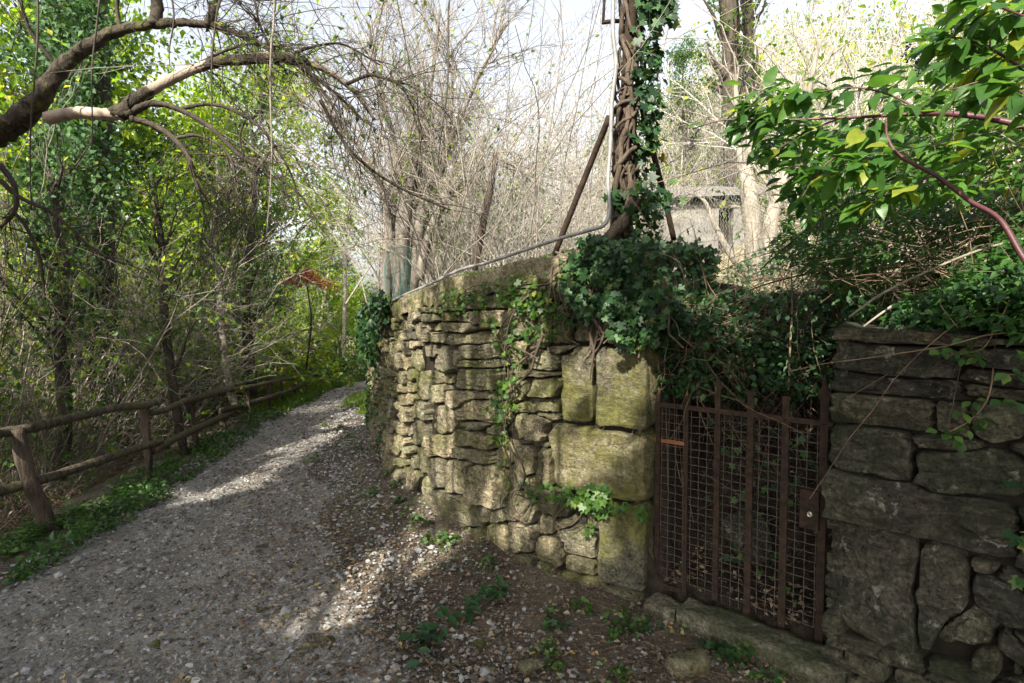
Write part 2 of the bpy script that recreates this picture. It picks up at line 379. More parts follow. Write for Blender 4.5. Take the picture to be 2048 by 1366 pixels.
# ---------------------------------------------------------------- ground plan
def lerp(x, xs, ys): return np.interp(x, xs, ys)
def fence_x(Y): return lerp(Y, [-2, 0, 4.1, 5.6, 7.3, 9.7, 12.2, 14, 17, 20, 26], [-4.2, -3.9, -3.5, -3.68, -4.05, -4.32, -4.4, -4.45, -3.4, -1.8, 3])
def path_l(Y): return lerp(Y, [-3, 2.5, 4, 5.4, 7.2, 9.7, 12, 14, 16, 18, 20, 23], [-3.1, -3.1, -3.25, -3.38, -3.72, -4.0, -4.1, -4.05, -3.7, -2.9, -1.8, .6])
def path_r(Y): return lerp(Y, [-3, 1, 2.6, 4, 6, 9, 12, 14, 16, 18, 20, 23], [.4, .1, -.45, -1.2, -2.1, -2.95, -3.35, -3.2, -2.6, -1.5, -.2, 2.6])
def zg(X, Y):
    X = np.asarray(X, float); Y = np.asarray(Y, float)
    f = fence_x(Y)
    d = np.clip(f - .1 - X, 0, 14)
    z = -.42 * d * np.exp(-d * .03) * np.clip(d, 0, 1)
    c = (path_l(Y) + path_r(Y)) / 2
    z = z + .05 * (vn(X * .9, Y * .7, 0)) * np.clip(Y, 0, 1) * .6 + .016 * fbm(X * 5, Y * 5, 1, 3)
    z = z + .04 * np.clip((X - path_r(Y)) / 1.2, 0, 1) * np.clip(Y - 3, 0, 1) - .05 * np.clip((X - .3) / .8, 0, 1) * np.clip(4.5 - Y, 0, 1) - .03 * np.exp(-((X - c) / .7) ** 2)
    return z

def heightgrid(name, xs, ys, zf, m, kind='structure'):
    Xg, Yg = np.meshgrid(xs, ys, indexing='ij'); Z = zf(Xg, Yg)
    v = np.stack([Xg, Yg, Z], -1).reshape(-1, 3); nx, ny = Xg.shape
    i = np.arange(nx * ny).reshape(nx, ny)
    q = np.stack([i[:-1, :-1], i[1:, :-1], i[1:, 1:], i[:-1, 1:]], -1).reshape(-1, 4)
    o = build(name, v, [q], m); tag(o, kind=kind); return o
def spaced(a, b, s, far, n):
    mid = np.arange(a, b, s); k = np.arange(1, n + 1) / n
    return np.concatenate([(a - (a - far[0]) * k[::-1] ** 2.5), mid, b + (far[1] - b) * k ** 2.5])
heightgrid('ground', spaced(-6, 3, .07, (-160, 160), 26), spaced(1.2, 11, .07, (-60, 300), 26), zg, M['soil'])
ws = np.linspace(0, 1, 48); ys = np.concatenate([np.arange(-3, 10, .07), np.arange(10, 23, .2)])
W, Yg = np.meshgrid(ws, ys, indexing='ij')
eL = path_l(Yg) + .12 * vn(Yg * 1.7, 3.3, 0); eR = path_r(Yg) + .18 * vn(Yg * 1.3, 8.3, 0)
Xp = eL + (eR - eL) * W
Zp = zg(Xp, Yg) + .02 * np.minimum(1, np.minimum(W, 1 - W) * 14) - .008
v = np.stack([Xp, Yg, Zp], -1).reshape(-1, 3); i = np.arange(W.size).reshape(W.shape)
tag(build('path', v, [np.stack([i[:-1, :-1], i[1:, :-1], i[1:, 1:], i[:-1, 1:]], -1).reshape(-1, 4)], M['path']), kind='structure')

# ---------------------------------------------------------------- wall lines
class Line:
    def __init__(s, pts, sign):
        s.p = crom(pts, 14); d = np.linalg.norm(np.diff(s.p, axis=0), axis=1); s.u = np.concatenate([[0], np.cumsum(d)])
        t = nrm(np.gradient(s.p, axis=0)); s.n = np.stack([-t[:, 1], t[:, 0]], 1) * sign; s.t = t
    def at(s, u):
        u = np.asarray(u, float); f = lambda a: np.interp(u, s.u, a)
        p = np.stack([f(s.p[:, 0]), f(s.p[:, 1])], -1); n = nrm(np.stack([f(s.n[:, 0]), f(s.n[:, 1])], -1)); t = nrm(np.stack([f(s.t[:, 0]), f(s.t[:, 1])], -1))
        ex = np.clip(u - s.u[-1], 0, None)[..., None]; p = p + t * ex
        lo = np.clip(u, None, 0)[..., None]; return p + t * lo, n
    def hit(s, px, py):
        d = ray(px, py); a = s.p[:-1]; b = s.p[1:]; e = b - a
        den = d[0] * e[:, 1] - d[1] * e[:, 0]
        k = (a[:, 0] * e[:, 1] - a[:, 1] * e[:, 0]) / den
        w = np.where(abs(e[:, 0]) > abs(e[:, 1]), (k * d[0] - a[:, 0]) / np.where(e[:, 0] == 0, 1, e[:, 0]), (k * d[1] - a[:, 1]) / np.where(e[:, 1] == 0, 1, e[:, 1]))
        ok = (w >= -1e-3) & (w <= 1.001) & (k > 0)
        if not ok.any():   # extend the ends
            j = 0 if abs(w[0] - .5) * 1 < abs(w[-1] - .5) else len(w) - 1
        else: j = np.where(ok)[0][np.argmin(k[ok])]
        L = np.linalg.norm(e[j]); return s.u[j] + w[j] * L, EYE + d[2] * k[j]
    def off(s, u, d, z):
        p, n = s.at(u); q = p + n * np.asarray(d, float)[..., None]
        return np.concatenate([q, np.broadcast_to(np.asarray(z, float)[..., None], q.shape[:-1] + (1,))], -1)
LW = Line([(.78, 3.34), (.48, 3.52), (.2, 3.7), (-.08, 3.99), (-.36, 4.33), (-.76, 4.96), (-1.06, 5.45), (-1.38, 6.15), (-1.74, 7.15), (-2.08, 8.3), (-2.36, 9.7), (-2.45, 10.8), (-2.3, 12.2)], 1)
RW = Line([(1.50, 2.645), (1.72, 2.40), (1.94, 2.16), (2.4, 1.66), (2.9, 1.12)], -1)
def topL(u):   # top of the coping
    us, zs = [], []
    for px, py in ((1280, 482), (1200, 488), (1130, 503), (1050, 522), (960, 544), (905, 556), (850, 574), (805, 592), (770, 606), (750, 622), (735, 640)):
        a, z = LW.hit(px, py); us.append(a); zs.append(z)
    return np.interp(u, us, zs)
GD = np.array([.737, -.675]); GN = np.array([.675, .737])          # along the gate, into the passage
def dist_line(X, Y, line):
    """signed distance (positive = behind) to a line's polyline and the nearest u"""
    p = line.p; out = np.full(X.shape, 1e9); sg = np.zeros(X.shape); uu = np.zeros(X.shape)
    for j in range(len(p) - 1):
        a, b = p[j], p[j + 1]; e = b - a; L2 = e @ e
        w = np.clip(((X - a[0]) * e[0] + (Y - a[1]) * e[1]) / L2, 0, 1)
        dx = X - a[0] - w * e[0]; dy = Y - a[1] - w * e[1]; d = np.hypot(dx, dy); n = line.n[j]
        m = d < out; out = np.where(m, d, out); sg = np.where(m, -(dx * n[0] + dy * n[1]), sg); uu = np.where(m, line.u[j] + w * math.sqrt(L2), uu)
    return sg, out, uu
def ss(x, a, b): t = np.clip((x - a) / (b - a), 0, 1); return t * t * (3 - 2 * t)
C0 = np.array([.78, 3.34])
def zh(X, Y):
    X = np.asarray(X, float); Y = np.asarray(Y, float)
    right = ss(X - .12 * Y, .6, 2.6 + .2 * np.clip(Y, 0, 60))
    z = 1.85 + .02 * np.clip(Y - 4, -2, 30) + right * (.09 * np.clip(Y - 4, 0, 8) + .34 * np.clip(Y - 11, 0, 4) + .46 * np.clip(Y - 15, 0, 60))
    z = z + .06 * fbm(X * .8, Y * .8, 5, 3) + .5 * right * ss(Y, 12, 25) * vn(X * .2, Y * .2, 3)
    z = z - ss(-(X + .18 * Y), .2, 2.5) * .35
    # passage behind the gate
    s = (X - C0[0]) * GD[0] + (Y - C0[1]) * GD[1]; w = (X - C0[0]) * GN[0] + (Y - C0[1]) * GN[1]
    inn = ss(s, .0, .06) * ss(1.06 - s, -.02, .05)
    pz = .06 + .10 * np.clip(w, 0, 3) + ss(w, .55, 1.5) * 1.75
    z = np.where((s > -.02) & (s < 1.1) & (w < 2.2), z + (np.minimum(pz, z) - z) * inn, z)
    # beyond the right wall the bank climbs
    rb = ss((X - 1.5) * .66 - (Y - 2.6) * -.75 * 0 - 0, .0, 1.2) * ss(s, 1.0, 1.7) * ss(8 - Y, 0, 4)
    z = z + rb * .75 * np.clip(w * .45, 0, 1.4)
    return z
def hillz(X, Y):
    sl, dl, ul = dist_line(X, Y, LW); sr, dr, ur = dist_line(X, Y, RW)
    s = (X - C0[0]) * GD[0] + (Y - C0[1]) * GD[1]; w = (X - C0[0]) * GN[0] + (Y - C0[1]) * GN[1]
    behindL = ss(sl, .14, .24); behindR = ss(sr, .14, .24)
    b = np.where(s < 0, behindL, np.where(s > 1.0, behindR, ss(w, .02, .1)))
    z = zh(X, Y)
    z = np.where(s > 1.0, np.minimum(z, 1.30 + .5 * np.clip(sr, 0, 9) + .6 * np.clip(sr - .9, 0, 9)), z)
    b = b * ss(19.5 - Y + X * 1.2, 0, 2.5) if False else b * np.where(X < 1, ss(16.5 + .8 * X - Y, 0, 2), 1)
    return -.9 + (z + .9) * b
hs = heightgrid('hillside', spaced(-3.6, 4.6, .085, (-3.7, 90), 34), spaced(1.0, 9, .085, (.2, 110), 34), hillz, M['hill'])
M['shade_soil'] = plain('shade_darkened_soil', (.012, .010, .008), (.045, .036, .026), 14, .95, 0, .9, .02); hs.data.materials.append(M['shade_soil'])  # near bank soil, coloured darker to deepen the shade behind the gate
hc = np.empty(len(hs.data.polygons) * 3, dtype=np.float32); hs.data.polygons.foreach_get('center', hc); hc = hc.reshape(-1, 3)
hs.data.polygons.foreach_set('material_index', ((hc[:, 1] < 5.2 + .5 * vn(hc[:, 0] * 2, hc[:, 1] * 2, 0)) | (hc[:, 0] > 3.0 + .25 * (hc[:, 1] - 4)) & (hc[:, 1] < 8)).astype(np.int32))

# ---------------------------------------------------------------- rubble walls, stone by stone
def rubble(line, traced, auto, u0, u1, vtop, seed, parent, m, quoin_m, du=.012, maxn=290, gap=.0075, proud=1.0, fill=True, fsz=1., rg=1.):
    rs = np.random.RandomState(seed)
    nu = int((u1 - u0) / du); nv = int((2.35 + .12) / du)
    U = u0 + (np.arange(nu) + .5) * du; V = -.12 + (np.arange(nv) + .5) * du
    Ug, Vg = np.meshgrid(U, V, indexing='ij')
    Uw = Ug + .012 * fbm(Ug * 6, Vg * 6, seed, 4, .55); Vw = Vg + .009 * fbm(Ug * 5, Vg * 5, seed + 9.5, 4, .6)
    best = np.full(Ug.shape, 9.); idm = np.full(Ug.shape, -1)
    top = vtop(Ug); valid = Vg < top
    S = []
    def put(c, a, b, p=5, q=False, pr=None):
        i = len(S); S.append(dict(c=c, a=a, b=b, q=q, pr=pr))
        ext = 1.9 * (np.abs(a) + np.abs(b)) + .02
        i0 = max(0, int((c[0] - ext[0] - u0) / du)); i1 = min(nu, int((c[0] + ext[0] - u0) / du) + 1)
        j0 = max(0, int((c[1] - ext[1] + .12) / du)); j1 = min(nv, int((c[1] + ext[1] + .12) / du) + 1)
        if i1 <= i0 or j1 <= j0: return
        det = a[0] * b[1] - a[1] * b[0]; X = Uw[i0:i1, j0:j1] - c[0]; Y = Vw[i0:i1, j0:j1] - c[1]
        s = (X * b[1] - Y * b[0]) / det; t = (-X * a[1] + Y * a[0]) / det
        d = (np.abs(s) ** p + np.abs(t) ** p) ** (1 / p)
        # distance past the edge in metres rather than in relative size, so that small stones keep their place
        sz = min(np.hypot(*a), np.hypot(*b)); e = (d - 1) * sz
        sub = best[i0:i1, j0:j1]; mk = e < sub
        sub[mk] = e[mk]; idm[i0:i1, j0:j1][mk] = i
    for tr in traced:
        q = False; pr = None
        if isinstance(tr[-1], dict): q = tr[-1].get('q', False); pr = tr[-1].get('pr'); tr = tr[:-1]
        if len(tr) == 4: x0, y0, x1, y1 = tr; c4 = [(x0, y0), (x0, y1), (x1, y0), (x1, y1)]
        else: x0, a0, b0, x1, a1, b1 = tr; c4 = [(x0, a0), (x0, b0), (x1, a1), (x1, b1)]
        tl, bl, trr, br = [np.array(line.hit(*k)) for k in c4]
        c = (tl + bl + trr + br) / 4; a = ((trr + br) - (tl + bl)) / 4; b = ((tl + trr) - (bl + br)) / 4
        put(c, a, b, 6 if q else 4, q, pr)
    if auto:
        au0, au1, fw, fh = auto; v = -.1; hb = .1
        while v < 2.2:
            hb = rs.uniform(*fh); u = au0 + rs.uniform(-.1, .0)
            while u < au1:
                k = 1 + .6 * max(0, (u - au0) / 6)
                w = rs.uniform(*fw) * k; 
                hb0 = hb; cc = np.array([u + w / 2, v + hb / 2 + .05 * math.sin(u * 2.1 + v * 3) + rs.uniform(-.03, .03)])
                hb = hb0 * rs.uniform(.75, 1.3)
                if cc[1] < vtop(np.array([cc[0]]))[0] + .02:
                    r = rs.rand(); sl = rs.uniform(-.01, .01)
                    if r < .2 and hb > .13:
                        put(cc + [0, hb * .27], np.array([w / 2, sl]), np.array([0, hb * .22])); put(cc - [0, hb * .24], np.array([w / 2, sl]), np.array([0, hb * .25]))
                    elif r < .24:
                        put(cc - [w * .26, 0], np.array([w * .23, sl]), np.array([0, hb * .5])); put(cc + [w * .24, 0], np.array([w * .25, -sl]), np.array([0, hb * .5]))
                    else: put(cc, np.array([w / 2, sl]), np.array([.0, hb / 2]))
                u += w; hb = hb0
            v += hb * (1.0)
    if fill:
        for _ in range(140):
            hole = np.argwhere((best > .022) & valid & (Vg > -.02))
            if len(hole) < 25 or len(S) > maxn - 6: break
            k = hole[rs.randint(len(hole))]
            w = rs.uniform(.035, .08) * fsz; h = rs.uniform(.018, .04) * fsz
            put(np.array([U[k[0]], V[k[1]]]), np.array([w, rs.uniform(-.008, .008)]), np.array([0, h]))
    idm[~valid] = -2
    objs = []
    for i, s in enumerate(S):
        big = np.hypot(*s['a']) > .11 or np.hypot(*s['b']) > .08
        na = 44 if s['q'] else (34 if big else 22)
        th = np.arange(na) * 2 * np.pi / na
        # squarer spacing of the rays
        cs, sn = np.cos(th), np.sin(th); kk = np.maximum(abs(cs), abs(sn)) ** .75
        D = s['a'][None] * (cs / kk)[:, None] + s['b'][None] * (sn / kk)[:, None]
        st = np.arange(.04, 2.0, .03)
        Q = s['c'][None, None] + D[:, None] * st[None, :, None]
        ii = ((Q[..., 0] - u0) / du).astype(int); jj = ((Q[..., 1] + .12) / du).astype(int)
        ok = (ii >= 0) & (ii < nu) & (jj >= 0) & (jj < nv)
        hit = np.where(ok, idm[np.clip(ii, 0, nu - 1), np.clip(jj, 0, nv - 1)], -2) == i
        miss = ~hit; first = np.where(miss.any(1), miss.argmax(1), len(st))
        r = np.where(first > 0, st[np.maximum(first - 1, 0)], 0)
        if (r > .1).mean() < .7: continue
        r = .15 * np.roll(r, 1) + .7 * r + .15 * np.roll(r, -1)
        dl = np.linalg.norm(D, axis=1); r = np.maximum(r - gap * (1 + (.7 if s['c'][0] < 2.2 else 1.6) * np.abs(D[:, 0]) / dl) / dl, r * .55)
        if s['q']: r = r * (1 - .045 * np.clip(vn(th * 4.1 + i, i, 0), 0, 1) - .02 * rs.rand(na))
        if not s['q']: r = np.maximum(r * (1 + .03 * rs.normal(0, 1, na)), .05)
        if s['q']: t = np.array([1., 1., .992, .975, .94, .88, .8, .7, .6, .5, .4, .3, .2, .1]); dp = np.array([-.11, -.05, -.010, -.002, 0, 0, 0, 0, 0, 0, 0, 0, 0, 0])
        elif big: t = np.array([1., 1., .99, .965, .91, .8, .66, .5, .33, .16]); dp = np.array([-.10, -.05, -.016, -.005, -.001, 0, 0, 0, 0, 0])
        else: t = np.array([1., 1., .98, .92, .76, .5, .25]); dp = np.array([-.09, -.045, -.014, -.004, 0, 0, 0])
        rnd = rs.uniform(.6, 1.5) if not s['q'] else 1.
        pr = s['pr'] if s['pr'] is not None else (rs.uniform(-.038, .036) * proud)
        tl = rs.normal(0, .10, 2) * (0 if s['q'] else 1)
        pts = s['c'][None, None] + D[None] * (r[None] * t[:, None])[..., None]
        pts = np.concatenate([pts.reshape(-1, 2), s['c'][None]])
        dd = np.concatenate([np.repeat(dp, na), [dp[-1]]]) * rnd
        dd[:na] = -.11
        uu, vv = pts[:, 0], pts[:, 1]; rel = pts - s['c']
        face = np.clip(np.concatenate([np.repeat(1 - t, na), [1]]) * 12, .15, 1)
        fac = .011 * (2 if big else 1.3)
        nz = .7 * fac * fbm(uu * 7 + i * 3.1, vv * 7, i * .7, 3, .6) + .004 * vn(uu * 5 + i, vv * 42, i) + .005 * fbm(uu * 36, vv * 36, i, 2) - .012 * np.clip(vn(uu * 11 + i * 2.7, vv * 13, i * 2.), 0, .4) + .002
        nz = nz * rg
        rid = -.010 * (np.abs(vn(uu * 7 + i * 5.3, vv * 10, i * 1.3)) < .1) * (not s['q'])
        dd = dd + face * (nz + rid) + pr + rel @ tl
        tj = .0035 * np.stack([vn(uu * 60, vv * 60, 3), vn(uu * 60, vv * 60, 8)], 1) * (face[:, None] > .2)
        uu = uu + tj[:, 0]; vv = vv + tj[:, 1]
        w = line.off(uu, dd, vv)
        nr = len(t); ix = np.arange(nr * na).reshape(nr, na); A = ix[:-1]; B = ix[1:]
        qd = np.stack([A, np.roll(A, -1, 1), np.roll(B, -1, 1), B], -1).reshape(-1, 4)
        cen = nr * na; la = ix[-1]; tri = np.stack([la, np.roll(la, -1), np.full(na, cen)], 1)
        if line is RW: qd = qd[:, ::-1]; tri = tri[:, ::-1]
        qd = qd[:, ::-1]; tri = tri[:, ::-1]
        objs.append(build('stone', w, [qd, tri], quoin_m if s['q'] else m, parent, bool(s['q'])))
    return objs
def strip(line, u0, u1, d0, d1, zb, zt, name, m, parent, n=40, nz=6, rough=0., seed=0):
    """a solid wall strip: front face, top and back"""
    us = np.linspace(u0, u1, n); prof = []
    for k in range(nz): prof.append((d0, k / (nz - 1)))
    for k in range(1, nz): prof.append((d0 + (d1 - d0) * k / (nz - 1), 1.))
    for k in range(1, nz): prof.append((d1, 1 - k / (nz - 1)))
    prof = np.array(prof); Ug, Kg = np.meshgrid(us, np.arange(len(prof)), indexing='ij')
    d = prof[Kg, 0]; f = prof[Kg, 1]; bot = zb(Ug) if callable(zb) else np.full(Ug.shape, zb); z = bot + (zt(Ug) - bot) * f
    if rough:
        d = d + rough * fbm(Ug * 5, z * 9, seed + d * 7, 4); z = z + (f > .99) * rough * fbm(Ug * 6, d * 9, seed + 4, 4) + (f < .01) * rough * 1.5 * fbm(Ug * 7, d, seed + 14, 3)
    w = line.off(Ug, d, z); i = np.arange(Ug.size).reshape(Ug.shape)
    q = np.stack([i[:-1, :-1], i[1:, :-1], i[1:, 1:], i[:-1, 1:]], -1).reshape(-1, 4)
    return build(name, w.reshape(-1, 3), [q, i[:1, :], i[-1:, ::-1]], m, parent)

Q = dict(q=True, pr=.0)
TL = [
 (1190, 690, 1290, 860, dict(q=True, pr=.012)), (1119, 696, 1188, 845, dict(q=True, pr=-.004)), (1099, 848, 972, 1292, 868, 1012, dict(q=True, pr=.012)), (1194, 1012, 1292, 1190, Q),
 (1145, 612, 1203, 684), (1206, 631, 1292, 688, Q), (1006, 621, 1061, 664), (1064, 625, 1100, 680), (1104, 640, 1140, 690), (1052, 708, 1117, 741), (1061, 753, 1120, 797),
 (1039, 757, 1059, 783), (1064, 795, 829, 1122, 798, 830), (1029, 808, 1068, 828), (1071, 824, 1119, 839), (1043, 832, 1092, 882), (1026, 830, 1042, 876),
 (1042, 876, 882, 1094, 888, 899), (990, 880, 935, 1072, 893, 952), (1072, 901, 1086, 955), (1088, 901, 1102, 962), (1048, 741, 1117, 752),
 (824, 616, 838, 642), (843, 612, 873, 625), (840, 627, 868, 644), (821, 643, 845, 669), (847, 646, 871, 661), (872, 645, 889, 664), (890, 646, 929, 665),
 (856, 664, 896, 684), (896, 667, 970, 688), (960, 621, 1005, 656), (980, 660, 1012, 682), (919, 690, 992, 718), (871, 693, 901, 748), (903, 703, 918, 734), (852, 686, 870, 707),
 (903, 720, 993, 735), (898, 737, 1005, 779), (929, 782, 995, 798), (890, 783, 928, 818), (861, 769, 889, 806), (860, 748, 896, 768), (834, 757, 860, 801),
 (910, 808, 835, 990, 799, 845), (855, 808, 908, 868), (822, 802, 853, 844), (917, 843, 933, 855), (935, 846, 965, 862), (964, 855, 990, 873), (906, 858, 890, 985, 866, 898),
 (851, 870, 905, 916), (908, 894, 915, 977, 898, 926), (888, 918, 942, 984), (943, 930, 1014, 1012, dict(pr=.035)), (855, 912, 887, 972), (816, 832, 849, 893), (824, 893, 851, 946),
 (797, 830, 815, 873), (784, 861, 807, 914), (787, 934, 813, 985), (814, 935, 834, 998), (836, 955, 857, 990), (850, 978, 1020, 950, 1005, 1064, dict(pr=.02)),
 (950, 1008, 980, 1045), (981, 1022, 1014, 1046), (930, 1060, 964, 1098), (966, 1050, 1010, 1110), (1004, 1040, 1100, 1060, 1052, 1116), (1014, 984, 1037, 1040),
 (1078, 978, 1136, 1036), (1071, 1030, 1104, 1072), (1107, 1040, 1139, 1062), (1072, 1074, 1122, 1137), (1107, 1056, 1110, 1190, 1062, 1126), (1176, 1018, 1192, 1062),
 (1124, 1113, 1135, 1188, 1128, 1160), (1190, 1188, 1150, 1186, 1180, 1172) , (1126, 1140, 1180, 1288, 1192, 1235, dict(q=True, pr=.02)), (1066, 1118, 1103, 1160), (1030, 1106, 1064, 1142),
 (1105, 1150, 1128, 1186), (884, 598, 925, 622), (928, 590, 962, 618), (876, 625, 905, 643), (908, 624, 958, 645), (964, 582, 1010, 617), (1013, 580, 1060, 617), (1064, 575, 1103, 600), (1066, 603, 1100, 623), (1106, 566, 1150, 605), (1106, 608, 1142, 637), (1154, 560, 1215, 605), (1218, 555, 1290, 592), (1220, 595, 1290, 628), (856, 600, 880, 612), (838, 604, 854, 613), (1015, 890, 1040, 975), (1040, 955, 1078, 1000), (1020, 690, 1048, 730), (1010, 735, 1036, 800), (1108, 690, 1145, 705), (1142, 978, 1190, 1012), (1040, 1000, 1070, 1045),
]
TL = [t for t in TL if t[:4] != (1190, 1188, 1150, 1186)]
LWALL = empty('stone_wall', (-.6, 5, 0), 'long sunlit rubble stone wall curving along the path left of the iron gate', 'wall')
uA = LW.hit(826, 800)[0]
COPH = .17
def cop_h(u): return COPH - .05 * ss(np.asarray(u, float), 2.5, 6)
rubble(LW, TL, (uA, LW.hit(735, 760)[0] + 2.6, (.13, .27), (.09, .20)), -.02, LW.u[-1], lambda u: topL(u) - cop_h(u) + .0, 3, LWALL, M['stone'], M['quoin'], maxn=298)
strip(LW, .03, LW.u[-1], -.07, -.42, -.3, lambda u: topL(u) - .04, 'core', M['core'], LWALL, 90, 4, .008)
strip(LW, .02, LW.u[-1], -.004, -.46, lambda u: topL(u) - cop_h(u), topL, 'coping', M['coping'], LWALL, 420, 9, .017, 3)
# the jamb: squared blocks turning the corner into the passage
JL = Line([(.78, 3.34), (.78 + GN[0] * .35, 3.34 + GN[1] * .35), (.78 + GN[0] * 1.1, 3.34 + GN[1] * 1.1), (.78 + GN[0] * 1.9 - .1, 3.34 + GN[1] * 1.9)], -1)
def blockface(line, parent, u0, u1, z0, z1, m, seed, nu=16, nz=20, pr=0., amp=.012, name='stone'):
    us = np.linspace(u0, u1, nu); zs = np.linspace(z0, z1, nz); Ug, Zg = np.meshgrid(us, zs, indexing='ij')
    e = np.minimum(np.minimum(Ug - u0, u1 - Ug), np.minimum(Zg - z0, z1 - Zg)); d = pr - .05 * (e <= 1e-6) - .008 * (e < (u1 - u0) * .08)
    d = d + amp * fbm(Ug * 8 + seed, Zg * 8, seed, 4) * (e > 1e-6)
    w = line.off(Ug, d, Zg); i = np.arange(Ug.size).reshape(Ug.shape)
    q = np.stack([i[:-1, :-1], i[1:, :-1], i[1:, 1:], i[:-1, 1:]], -1).reshape(-1, 4)
    return build(name, w.reshape(-1, 3), [q], m, parent)
jz = [-.1, LW.hit(1288, 1190)[1], LW.hit(1288, 1014)[1], LW.hit(1288, 864)[1], LW.hit(1288, 690)[1], 1.76, 1.95]
for k in range(6):
    blockface(JL, LWALL, .005, .33 + .02 * (k % 2), jz[k] + .006, jz[k + 1] - .006, M['quoin'], 40 + k)
    blockface(JL, LWALL, .36 + .02 * (k % 2), 1.0, jz[k] + .006, jz[k + 1] - .006, M['darkstone'], 60 + k)
    blockface(JL, LWALL, 1.01, 1.9, jz[k] + .006, jz[k + 1] - .006, M['darkstone'], 80 + k)

TR = [
 (1703, 656, 684, 1992, 662, 690), (1683, 688, 740, 1914, 690, 765), (1918, 692, 728, 2060, 700, 748), (1684, 744, 778, 1926, 768, 800), (1930, 738, 764, 2060, 752, 780), (1930, 768, 792, 2060, 784, 806),
 (1679, 782, 842, 1868, 802, 862), (1872, 804, 858, 1934, 812, 872), (1938, 800, 866, 2060, 812, 890), (1671, 848, 940, 1832, 872, 966), (1838, 876, 892, 1925, 884, 900), (1840, 898, 972, 2060, 905, 1006),
 (1668, 944, 1022, 2060, 1014, 1142, dict(pr=.03)), (1667, 1030, 1262, 1830, 1075, 1300, dict(pr=.01)), (1834, 1078, 1290, 1944, 1112, 1318, dict(pr=.0)), (1948, 1122, 1140, 1992, 1134, 1150), (1944, 1146, 1205, 2062, 1196, 1290, dict(pr=.02)),
 (1850, 1205, 1300, 1985, 1225, 1290), (1996, 1262, 1292, 2062, 1296, 1320), (1675, 1268, 1296, 1845, 1312, 1345), (1850, 1310, 1345, 1965, 1345, 1372), (1942, 1284, 1330, 2004, 1300, 1358), (2012, 1310, 1350, 2062, 1325, 1370),
 (1996, 1140, 1158, 2062, 1158, 1186), (1680, 1304, 1345, 1760, 1330, 1372),
]
RWALL = empty('stone_wall', (1.6, 2.6, 0), 'dark wall of big flat schist blocks right of the iron gate', 'wall')
def topR(u): return 1.645 - .05 * np.clip(np.asarray(u, float), 0, 2) + .012 * vn(np.asarray(u) * 7, 0, 2)
rubble(RW, TR, (RW.hit(2062, 900)[0], 1.9, (.25, .5), (.12, .24)), -.01, 1.9, topR, 11, RWALL, M['darkstone'], M['darkstone'], maxn=200, proud=.9, fsz=1.1, gap=.005, rg=1.7)
strip(RW, .03, 1.95, -.07, -.42, -.3, lambda u: topR(u) - .03, 'core', M['core'], RWALL, 40, 4, .008)
strip(RW, .012, 1.95, -.03, -.44, lambda u: topR(u) - .03, lambda u: topR(u) + .004, 'top_bed', M['darkstone'], RWALL, 120, 7, .012, 8)
JR = Line([(1.5, 2.645), (1.5 + GN[0] * .5, 2.645 + GN[1] * .5), (1.5 + GN[0] * 1.5, 2.645 + GN[1] * 1.5)], 1)
for k, (a, b) in enumerate(zip([-.1, .13, .62, .95, 1.18, 1.4], [.13, .62, .95, 1.18, 1.4, 1.64])):
    blockface(JR, RWALL, .005, .4, a + .006, b - .006, M['darkstone'], 140 + k)
    blockface(JR, RWALL, .41, 1.5, a + .006, b - .006, M['darkstone'], 160 + k)

# ---------------------------------------------------------------- sill below the gate
SILL = empty('doorstep', (1.15, 3.0, 0), 'low lichened stone threshold running under the iron gate', 'doorstep')
def rock(c, r, sx, sy, sz, seed, sub=2, rot=0., ang=.35, mat_=None, name='stone', parent=None, flat=0.):
    import bmesh
    bm = bmesh.new(); bmesh.ops.create_icosphere(bm, subdivisions=sub, radius=1)
    v = np.array([q.co[:] for q in bm.verts]); f = np.array([[q.index for q in w.verts] for w in bm.faces]); bm.free()
    rs = np.random.RandomState(seed)
    for _ in range(7):
        n = nrm(rs.normal(0, 1, 3)); h = rs.uniform(.55, .85); d = v @ n; v = v - np.where(d > h, (d - h), 0)[:, None] * n
    v = v * (1 + ang * .4 * fbm(v[:, 0] * 1.6 + seed, v[:, 1] * 1.6, v[:, 2] * 1.6, 3))[:, None]
    v = v * np.array([sx, sy, sz]) * r
    cr, sr_ = math.cos(rot), math.sin(rot); v = np.stack([v[:, 0] * cr - v[:, 1] * sr_, v[:, 0] * sr_ + v[:, 1] * cr, v[:, 2]], 1)
    return build(name, v + np.array(c), [f], mat_ or M['stone'], parent)
def slab(c0, c1, depth, z0, z1, seed, m, parent, name='slab', front=0.):
    """rough block between plan points c0 and c1, going into the passage"""
    c0 = np.array(c0); c1 = np.array(c1); n = 34; k = 8; prof = [(0, z0)] + [(0, z0 + (z1 - z0) * i / 6) for i in range(1, 6)] + [(.012, z1 - .004)] + [(depth * i / 8, z1) for i in range(1, 9)] + [(depth, z0)]
    prof = np.array(prof); t = np.linspace(0, 1, n); v = []
    for a in t:
        p = c0 + (c1 - c0) * a
        for (w, z) in prof: q = p + GN * w; v.append((q[0], q[1], z))
    v = np.array(v); e = .016 * fbm(v[:, 0] * 9 + seed, v[:, 1] * 9, v[:, 2] * 9, 4); v[:, 0] -= e * GN[0]; v[:, 1] -= e * GN[1]; v[:, 2] += .8 * .016 * fbm(v[:, 0] * 11, v[:, 1] * 11, seed, 4)
    i = np.arange(len(v)).reshape(n, len(prof)); q = np.stack([i[:-1, :-1], i[1:, :-1], i[1:, 1:], i[:-1, 1:]], -1).reshape(-1, 4)
    return build(name, v, [q, i[:1, ::-1], i[-1:, :]], m, parent)
A = G(1286, 1202, .055)[:2]; B = G(1350, 1222, .07)[:2]; C = G(1690, 1352, .085)[:2]
